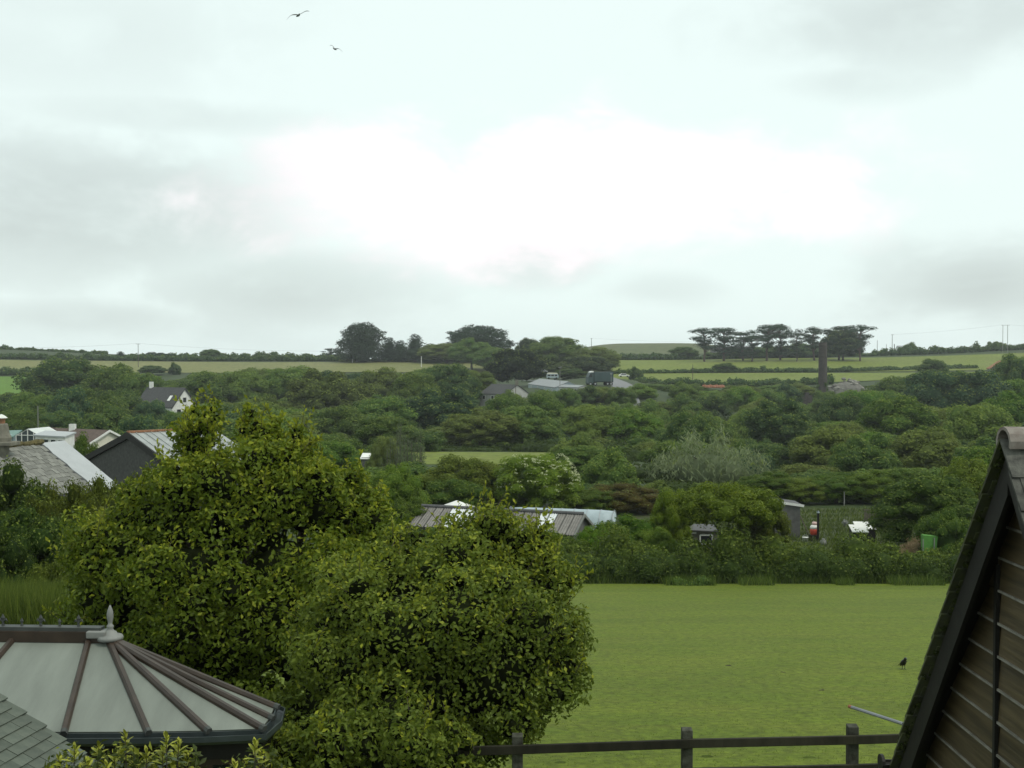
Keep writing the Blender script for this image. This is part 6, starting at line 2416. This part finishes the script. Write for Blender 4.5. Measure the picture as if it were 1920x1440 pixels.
def lit_young(P, Nn, rng):  # new growth; paler towards the top also puts the bush's top light into colour
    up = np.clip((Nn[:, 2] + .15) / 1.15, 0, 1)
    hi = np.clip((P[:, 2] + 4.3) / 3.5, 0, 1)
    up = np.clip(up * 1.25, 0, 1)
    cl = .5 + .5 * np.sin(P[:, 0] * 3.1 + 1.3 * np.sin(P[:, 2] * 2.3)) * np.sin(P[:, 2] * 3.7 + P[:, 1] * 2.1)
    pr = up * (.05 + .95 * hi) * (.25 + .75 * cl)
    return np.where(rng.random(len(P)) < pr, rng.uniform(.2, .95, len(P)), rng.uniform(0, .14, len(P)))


left_lobes = [(384, 797, 17.2, 31, 1.2), (374, 838, 17.2, 42), (388, 888, 17.2, 52), (352, 905, 17.2, 46), (484, 808, 17.4, 30, 1.2), (498, 850, 17.3, 42), (508, 897, 17.3, 54), (552, 838, 17.4, 27, 1.2), (560, 890, 17.3, 50),
              (430, 935, 17.2, 50), (620, 920, 17.2, 50), (655, 962, 17.2, 52), (285, 965, 17.2, 56), (180, 1050, 17.5, 48),
              (330, 968, 17, 88), (450, 960, 16.9, 110), (580, 955, 17, 100), (640, 1000, 17.1, 76), (255, 1050, 17.2, 92), (205, 1075, 17.4, 70), (380, 1080, 16.5, 140), (540, 1080, 16.5, 140),
              (300, 1150, 16.8, 120), (450, 1200, 16.3, 150), (240, 1130, 17.2, 80), (560, 1220, 16.2, 130), (640, 1110, 16.6, 110), (350, 1290, 16.6, 130), (500, 1340, 16.2, 130), (190, 1150, 17.6, 60), (660, 1060, 17.2, 70)]
right_lobes = [(935, 995, 14.4, 40), (880, 1030, 14.4, 52), (985, 1030, 14.3, 44), (1018, 1105, 13.9, 50), (1032, 1175, 13.6, 50), (920, 1040, 14.3, 78), (975, 1070, 14.2, 60), (850, 1085, 14.0, 70), (760, 1060, 14.3, 60), (700, 1110, 14.0, 80), (860, 1160, 13.3, 130), (760, 1180, 13.2, 130),
               (970, 1165, 13.4, 92), (980, 1250, 13.3, 100), (1032, 1232, 13.5, 62), (920, 1270, 12.9, 130), (790, 1290, 12.9, 140), (680, 1260, 13.2, 120), (620, 1330, 13.3, 110), (960, 1320, 13.1, 80),
               (860, 1360, 13.0, 90), (740, 1390, 13.0, 130), (620, 1410, 13.2, 110), (560, 1420, 13.6, 90), (820, 1420, 13.1, 70), (640, 1180, 13.8, 90),
               (830, 1425, 11.7, 60), (740, 1440, 11.6, 90), (630, 1440, 11.7, 90), (560, 1450, 11.9, 70)]
BB = []
BB.append(big_bush('laurel_bush', 'taller leafy bush with two yellow green spires left of the rounded one', 'bush', left_lobes, 401, 380, .078, .040, (.104, .152, .014), lit_young))
BB.append(big_bush('laurel_bush', 'rounded dense leafy bush in front of the wooden fence end', 'bush', right_lobes, 402, 520, .062, .033, (.118, .164, .024), lit_young))

# loose shoots standing out of both bushes
rng = np.random.default_rng(411)
for (t, main, sub), nsh, Lf in ((BB[0], 300, .085), (BB[1], 260, .07)):
    P_, N_, A_ = [], [], []
    st = MB()
    n = 0
    order = rng.permutation(len(sub))
    for i in order:
        c_, r_ = sub[i]
        dv = nrmz(rng.normal(size=(1, 3)) + np.array([[0, -.35, .75]]))[0]
        p0 = c_ + dv * r_ * .8
        if any((((p0 - mc_) / mr_) ** 2).sum() < .85 for mc_, mr_ in main):
            continue
        ln = rng.uniform(.14, .34)
        up_ = nrmz((dv + np.array([0, 0, .7]))[None])[0]
        p1 = p0 + up_ * ln
        st.tube([p0, p1], [.006, .002], 3, cap=False)
        for j in range(9):
            q = p0 + up_ * ln * (.15 + .85 * j / 8)
            a = nrmz((rng.normal(size=3) * .8 + up_ * .9)[None])[0]
            P_.append(q + a * Lf * .45)
            A_.append(a)
            N_.append(nrmz((np.cross(a, rng.normal(size=3)) + [0, 0, .4])[None])[0])
        n += 1
        if n >= nsh:
            break
    P_, N_, A_ = np.array(P_), np.array(N_), np.array(A_)
    B_ = nrmz(np.cross(N_, A_))
    s = rng.uniform(.7, 1.2, (len(P_), 1))
    V = np.empty((len(P_), 4, 3))
    V[:, 0], V[:, 1] = P_ - A_ * Lf / 2 * s, P_ + A_ * Lf / 2 * s
    V[:, 2], V[:, 3] = P_ + B_ * Lf * .24 * s + N_ * .006, P_ - B_ * Lf * .24 * s + N_ * .006
    i = np.arange(len(P_))[:, None] * 4
    m_ = mesh_tris('shoots', V.reshape(-1, 3), np.concatenate([i + [0, 1, 2], i + [0, 3, 1]]), [M['leaf_gloss']], np.repeat(rng.random(len(P_)), 4), np.repeat(rng.uniform(.3, 1, len(P_)), 4))
    o = link('shoots', m_, t, (.06, .085, .010))
    o['kind'] = 'stuff'
    s_ = st.build('twigs', M['bark'], t)
    s_['kind'] = 'stuff'

# ------------------------------------------------------------------ sprigs in front of the conservatory
rng = np.random.default_rng(420)
M['spray_leaf'] = simple('young_shrub_leaf', (.20, .22, .020), .5, .2, 20, 0, .2, col2=(.28, .285, .038), objvar=.3)
M['old_leaf'] = simple('old_shrub_leaf', (.040, .060, .016), .4, .2, 20, 0, .4, objvar=.35)


def leafmesh(L, Wd, mat):
    """pointed leaf folded along its midrib, stalk at the origin, growing along +X"""
    xs = [0, .25, .55, .82, 1]
    ws = [.08, .7, 1, .6, 0]
    V, Fc = [], []
    for x, w in zip(xs, ws):
        bend = -.18 * x * x * L
        V += [(x * L, 0, bend), (x * L, w * Wd / 2, bend + w * Wd * .16), (x * L, -w * Wd / 2, bend + w * Wd * .16)]
    for i in range(4):
        a, b = i * 3, i * 3 + 3
        Fc += [(a, b, b + 1, a + 1), (a, a + 2, b + 2, b)]
    m = bpy.data.meshes.new('leaf')
    m.from_pydata(V, [], Fc)
    m.materials.append(mat)
    return m


SD = 8.2
lm_y, lm_o = leafmesh(.088, .036, M['spray_leaf']), leafmesh(.080, .034, M['old_leaf'])
for gi, (label, sprigs, cx_) in enumerate((('yellow green leafy shrub in front of the conservatory gutter', [(110, 1425), (140, 1405), (165, 1432), (185, 1400), (215, 1415), (235, 1378), (228, 1402), (250, 1430), (275, 1412), (285, 1432), (312, 1385), (305, 1408), (335, 1395), (325, 1425), (350, 1418), (200, 1436)], 230),
                                           ('small yellow green shrub tip beside the conservatory corner', [(478, 1398), (488, 1418), (462, 1432), (500, 1436), (440, 1436)], 478))):
    p0 = W(cx_, 1440, SD)
    t = thing('garden_shrub', label, 'shrub', (p0.x, SD, tz(p0.x, SD)))
    g_ = tz(p0.x, SD)
    st = MB()
    for k, (px, py) in enumerate(sprigs):
        dd = SD + rng.uniform(-.25, .25)
        tipp = W(px, py, dd)
        foot = Vector((p0.x + (tipp.x - p0.x) * .3, SD, g_ - .1))
        mid = Vector((tipp.x + rng.uniform(-.03, .03), dd, tipp.z - .45))
        st.tube([foot, mid, tipp], [.014, .007, .003], 5)
        # whorls of leaves up the shoot
        axis = (tipp - mid).normalized()
        nl = 16
        for j in range(nl):
            u_ = j / (nl - 1)
            q = tipp - axis * (.13 * (1 - u_))
            az = j * 2.4 + rng.uniform(-.3, .3)
            lean_ = .30 + 1.15 * (1 - u_) + rng.uniform(-.15, .15)
            dr_ = Vector((math.cos(az) * math.sin(lean_), math.sin(az) * math.sin(lean_), math.cos(lean_)))
            sd_2 = dr_.cross(Vector((0, 0, 1)))
            sd_2 = sd_2.normalized() if sd_2.length > .05 else Vector((1, 0, 0))
            nz_ = sd_2.cross(dr_).normalized()
            o = bpy.data.objects.new('leaf', lm_y if u_ > .2 else lm_o)
            COL.objects.link(o)
            sc_ = rng.uniform(.75, 1.15) * (.7 + .3 * math.sin(PI * min(1, u_ + .2)))
            mt = Matrix((dr_, sd_2 * -1, nz_)).transposed().to_4x4()
            mt = mt @ Matrix.Scale(sc_, 4)
            mt.translation = q - Vector(t.location)
            o.parent = t
            o.matrix_local = mt
    st.build('stems', M['bark'], t)['kind'] = 'stuff'
    # leaf mass lower down
    lob = []
    for k, (px, py) in enumerate(sprigs):
        for j in range(3):
            q = W(px + rng.uniform(-20, 20), max(py + 45 + 55 * j, 1445 + 40 * j), SD + rng.uniform(-.2, .3))
            lob.append((np.array(q), np.array([.13, .13, .15])))
    o = link('crown', foliage('crown', M['leaf_gloss'], lob, [], rng, 520, .065, .028, tipf=tipper(.4), njit=.8, jit=.3, fold=.25), t, (.045, .065, .018))
# ------------------------------------------------------------------ the filling trees: leave out those nothing is seen of, name the rest
DROP = [0,9,12,13,16,21,22,24,25,26,27,29,33,34,41,43,45,46,50,54,56,57,58,59,60,61,62,64,72,77,78,79,83,88,94,95,96,97,98,99,100,101,106,107,118,120,122,123,124,125,127,128,129,132,134,135,136,137,138,145,148,149,150,151,152,157,158,159,160,161,162,163,164,165,166,169,172,173,175,176,177,178,180,181,182,184,185,188,190,192,193,196,198,202,204,205,207,208,209,210,211,216,220,221,230,232,233,235,236,237,238,239,240,241,242,243,254,255,256,258,259,260,262,265,267,270,271,275,282,283,284,286,287,288,289,291,293,296,298,300,302,305,310,311,312,313,314,315,316,317,318,322,324,325,326,328,329,330,332,333]
ORDER = {294:(0,6),183:(1,6),214:(2,6),323:(3,6),1:(4,6),130:(5,6),37:(0,4),2:(1,4),38:(2,4),327:(3,4),131:(0,5),48:(1,5),186:(2,5),187:(3,5),3:(4,5),4:(0,1),5:(0,1),222:(0,4),6:(1,4),112:(2,4),113:(3,4),174:(0,4),285:(1,4),7:(2,4),234:(3,4),154:(0,9),264:(1,9),155:(2,9),35:(3,9),63:(4,9),8:(5,9),215:(6,9),105:(7,9),23:(8,9),10:(0,2),66:(1,2),11:(0,1),39:(0,4),86:(1,4),49:(2,4),14:(3,4),304:(0,5),15:(1,5),245:(2,5),141:(3,5),171:(4,5),91:(0,6),248:(1,6),280:(2,6),17:(3,6),281:(4,6),18:(5,6),19:(0,1),253:(0,3),20:(1,3),73:(2,3),28:(0,1),70:(0,2),30:(1,2),42:(0,4),92:(1,4),250:(2,4),31:(3,4),32:(0,3),44:(1,3),203:(2,3),212:(0,4),104:(1,4),266:(2,4),36:(3,4),114:(0,3),40:(1,3),307:(2,3),80:(0,2),47:(1,2),51:(0,2),279:(1,2),170:(0,4),69:(1,4),52:(2,4),228:(3,4),143:(0,4),200:(1,4),71:(2,4),53:(3,4),146:(0,5),119:(1,5),55:(2,5),147:(3,5),121:(4,5),65:(0,2),84:(1,2),111:(0,4),67:(1,4),194:(2,4),274:(3,4),225:(0,6),244:(1,6),140:(2,6),115:(3,6),68:(4,6),247:(5,6),74:(0,1),75:(0,3),206:(1,3),76:(2,3),103:(0,5),213:(1,5),295:(2,5),156:(3,5),81:(4,5),82:(0,3),269:(1,3),217:(2,3),85:(0,1),87:(0,1),89:(0,2),277:(1,2),226:(0,2),90:(1,2),199:(0,7),249:(1,7),117:(2,7),231:(3,7),201:(4,7),251:(5,7),93:(6,7),179:(0,5),261:(1,5),290:(2,5),102:(3,5),126:(4,5),108:(0,2),219:(1,2),109:(0,1),110:(0,1),116:(0,2),309:(1,2),133:(0,3),303:(1,3),191:(2,3),139:(0,9),168:(1,9),197:(2,9),306:(3,9),227:(4,9),278:(5,9),331:(6,9),308:(7,9),142:(8,9),144:(0,1),153:(0,1),223:(0,2),167:(1,2),272:(0,2),189:(1,2),195:(0,3),276:(1,3),246:(2,3),218:(0,1),224:(0,1),229:(0,1),252:(0,1),257:(0,1),263:(0,1),268:(0,2),299:(1,2),301:(0,2),273:(1,2),292:(0,1),297:(0,1),319:(0,1),320:(0,1),321:(0,1)}
WORDS = 'first second third fourth fifth sixth seventh eighth ninth tenth eleventh twelfth thirteenth fourteenth'.split()
for i, (t, px, tp, zone, tone, small) in enumerate(FILLED):
    if i in DROP:
        for ch in list(t.children):
            bpy.data.objects.remove(ch)
        bpy.data.objects.remove(t)
        continue
    if i in ORDER:
        k, n = ORDER[i]
        what = '%s %s' % (TONEW[tone], 'low bush' if small else 'rounded tree')
        t['label'] = (what + ' in ' + zone) if n == 1 else '%s %s from left in %s' % (WORDS[k], what, zone)
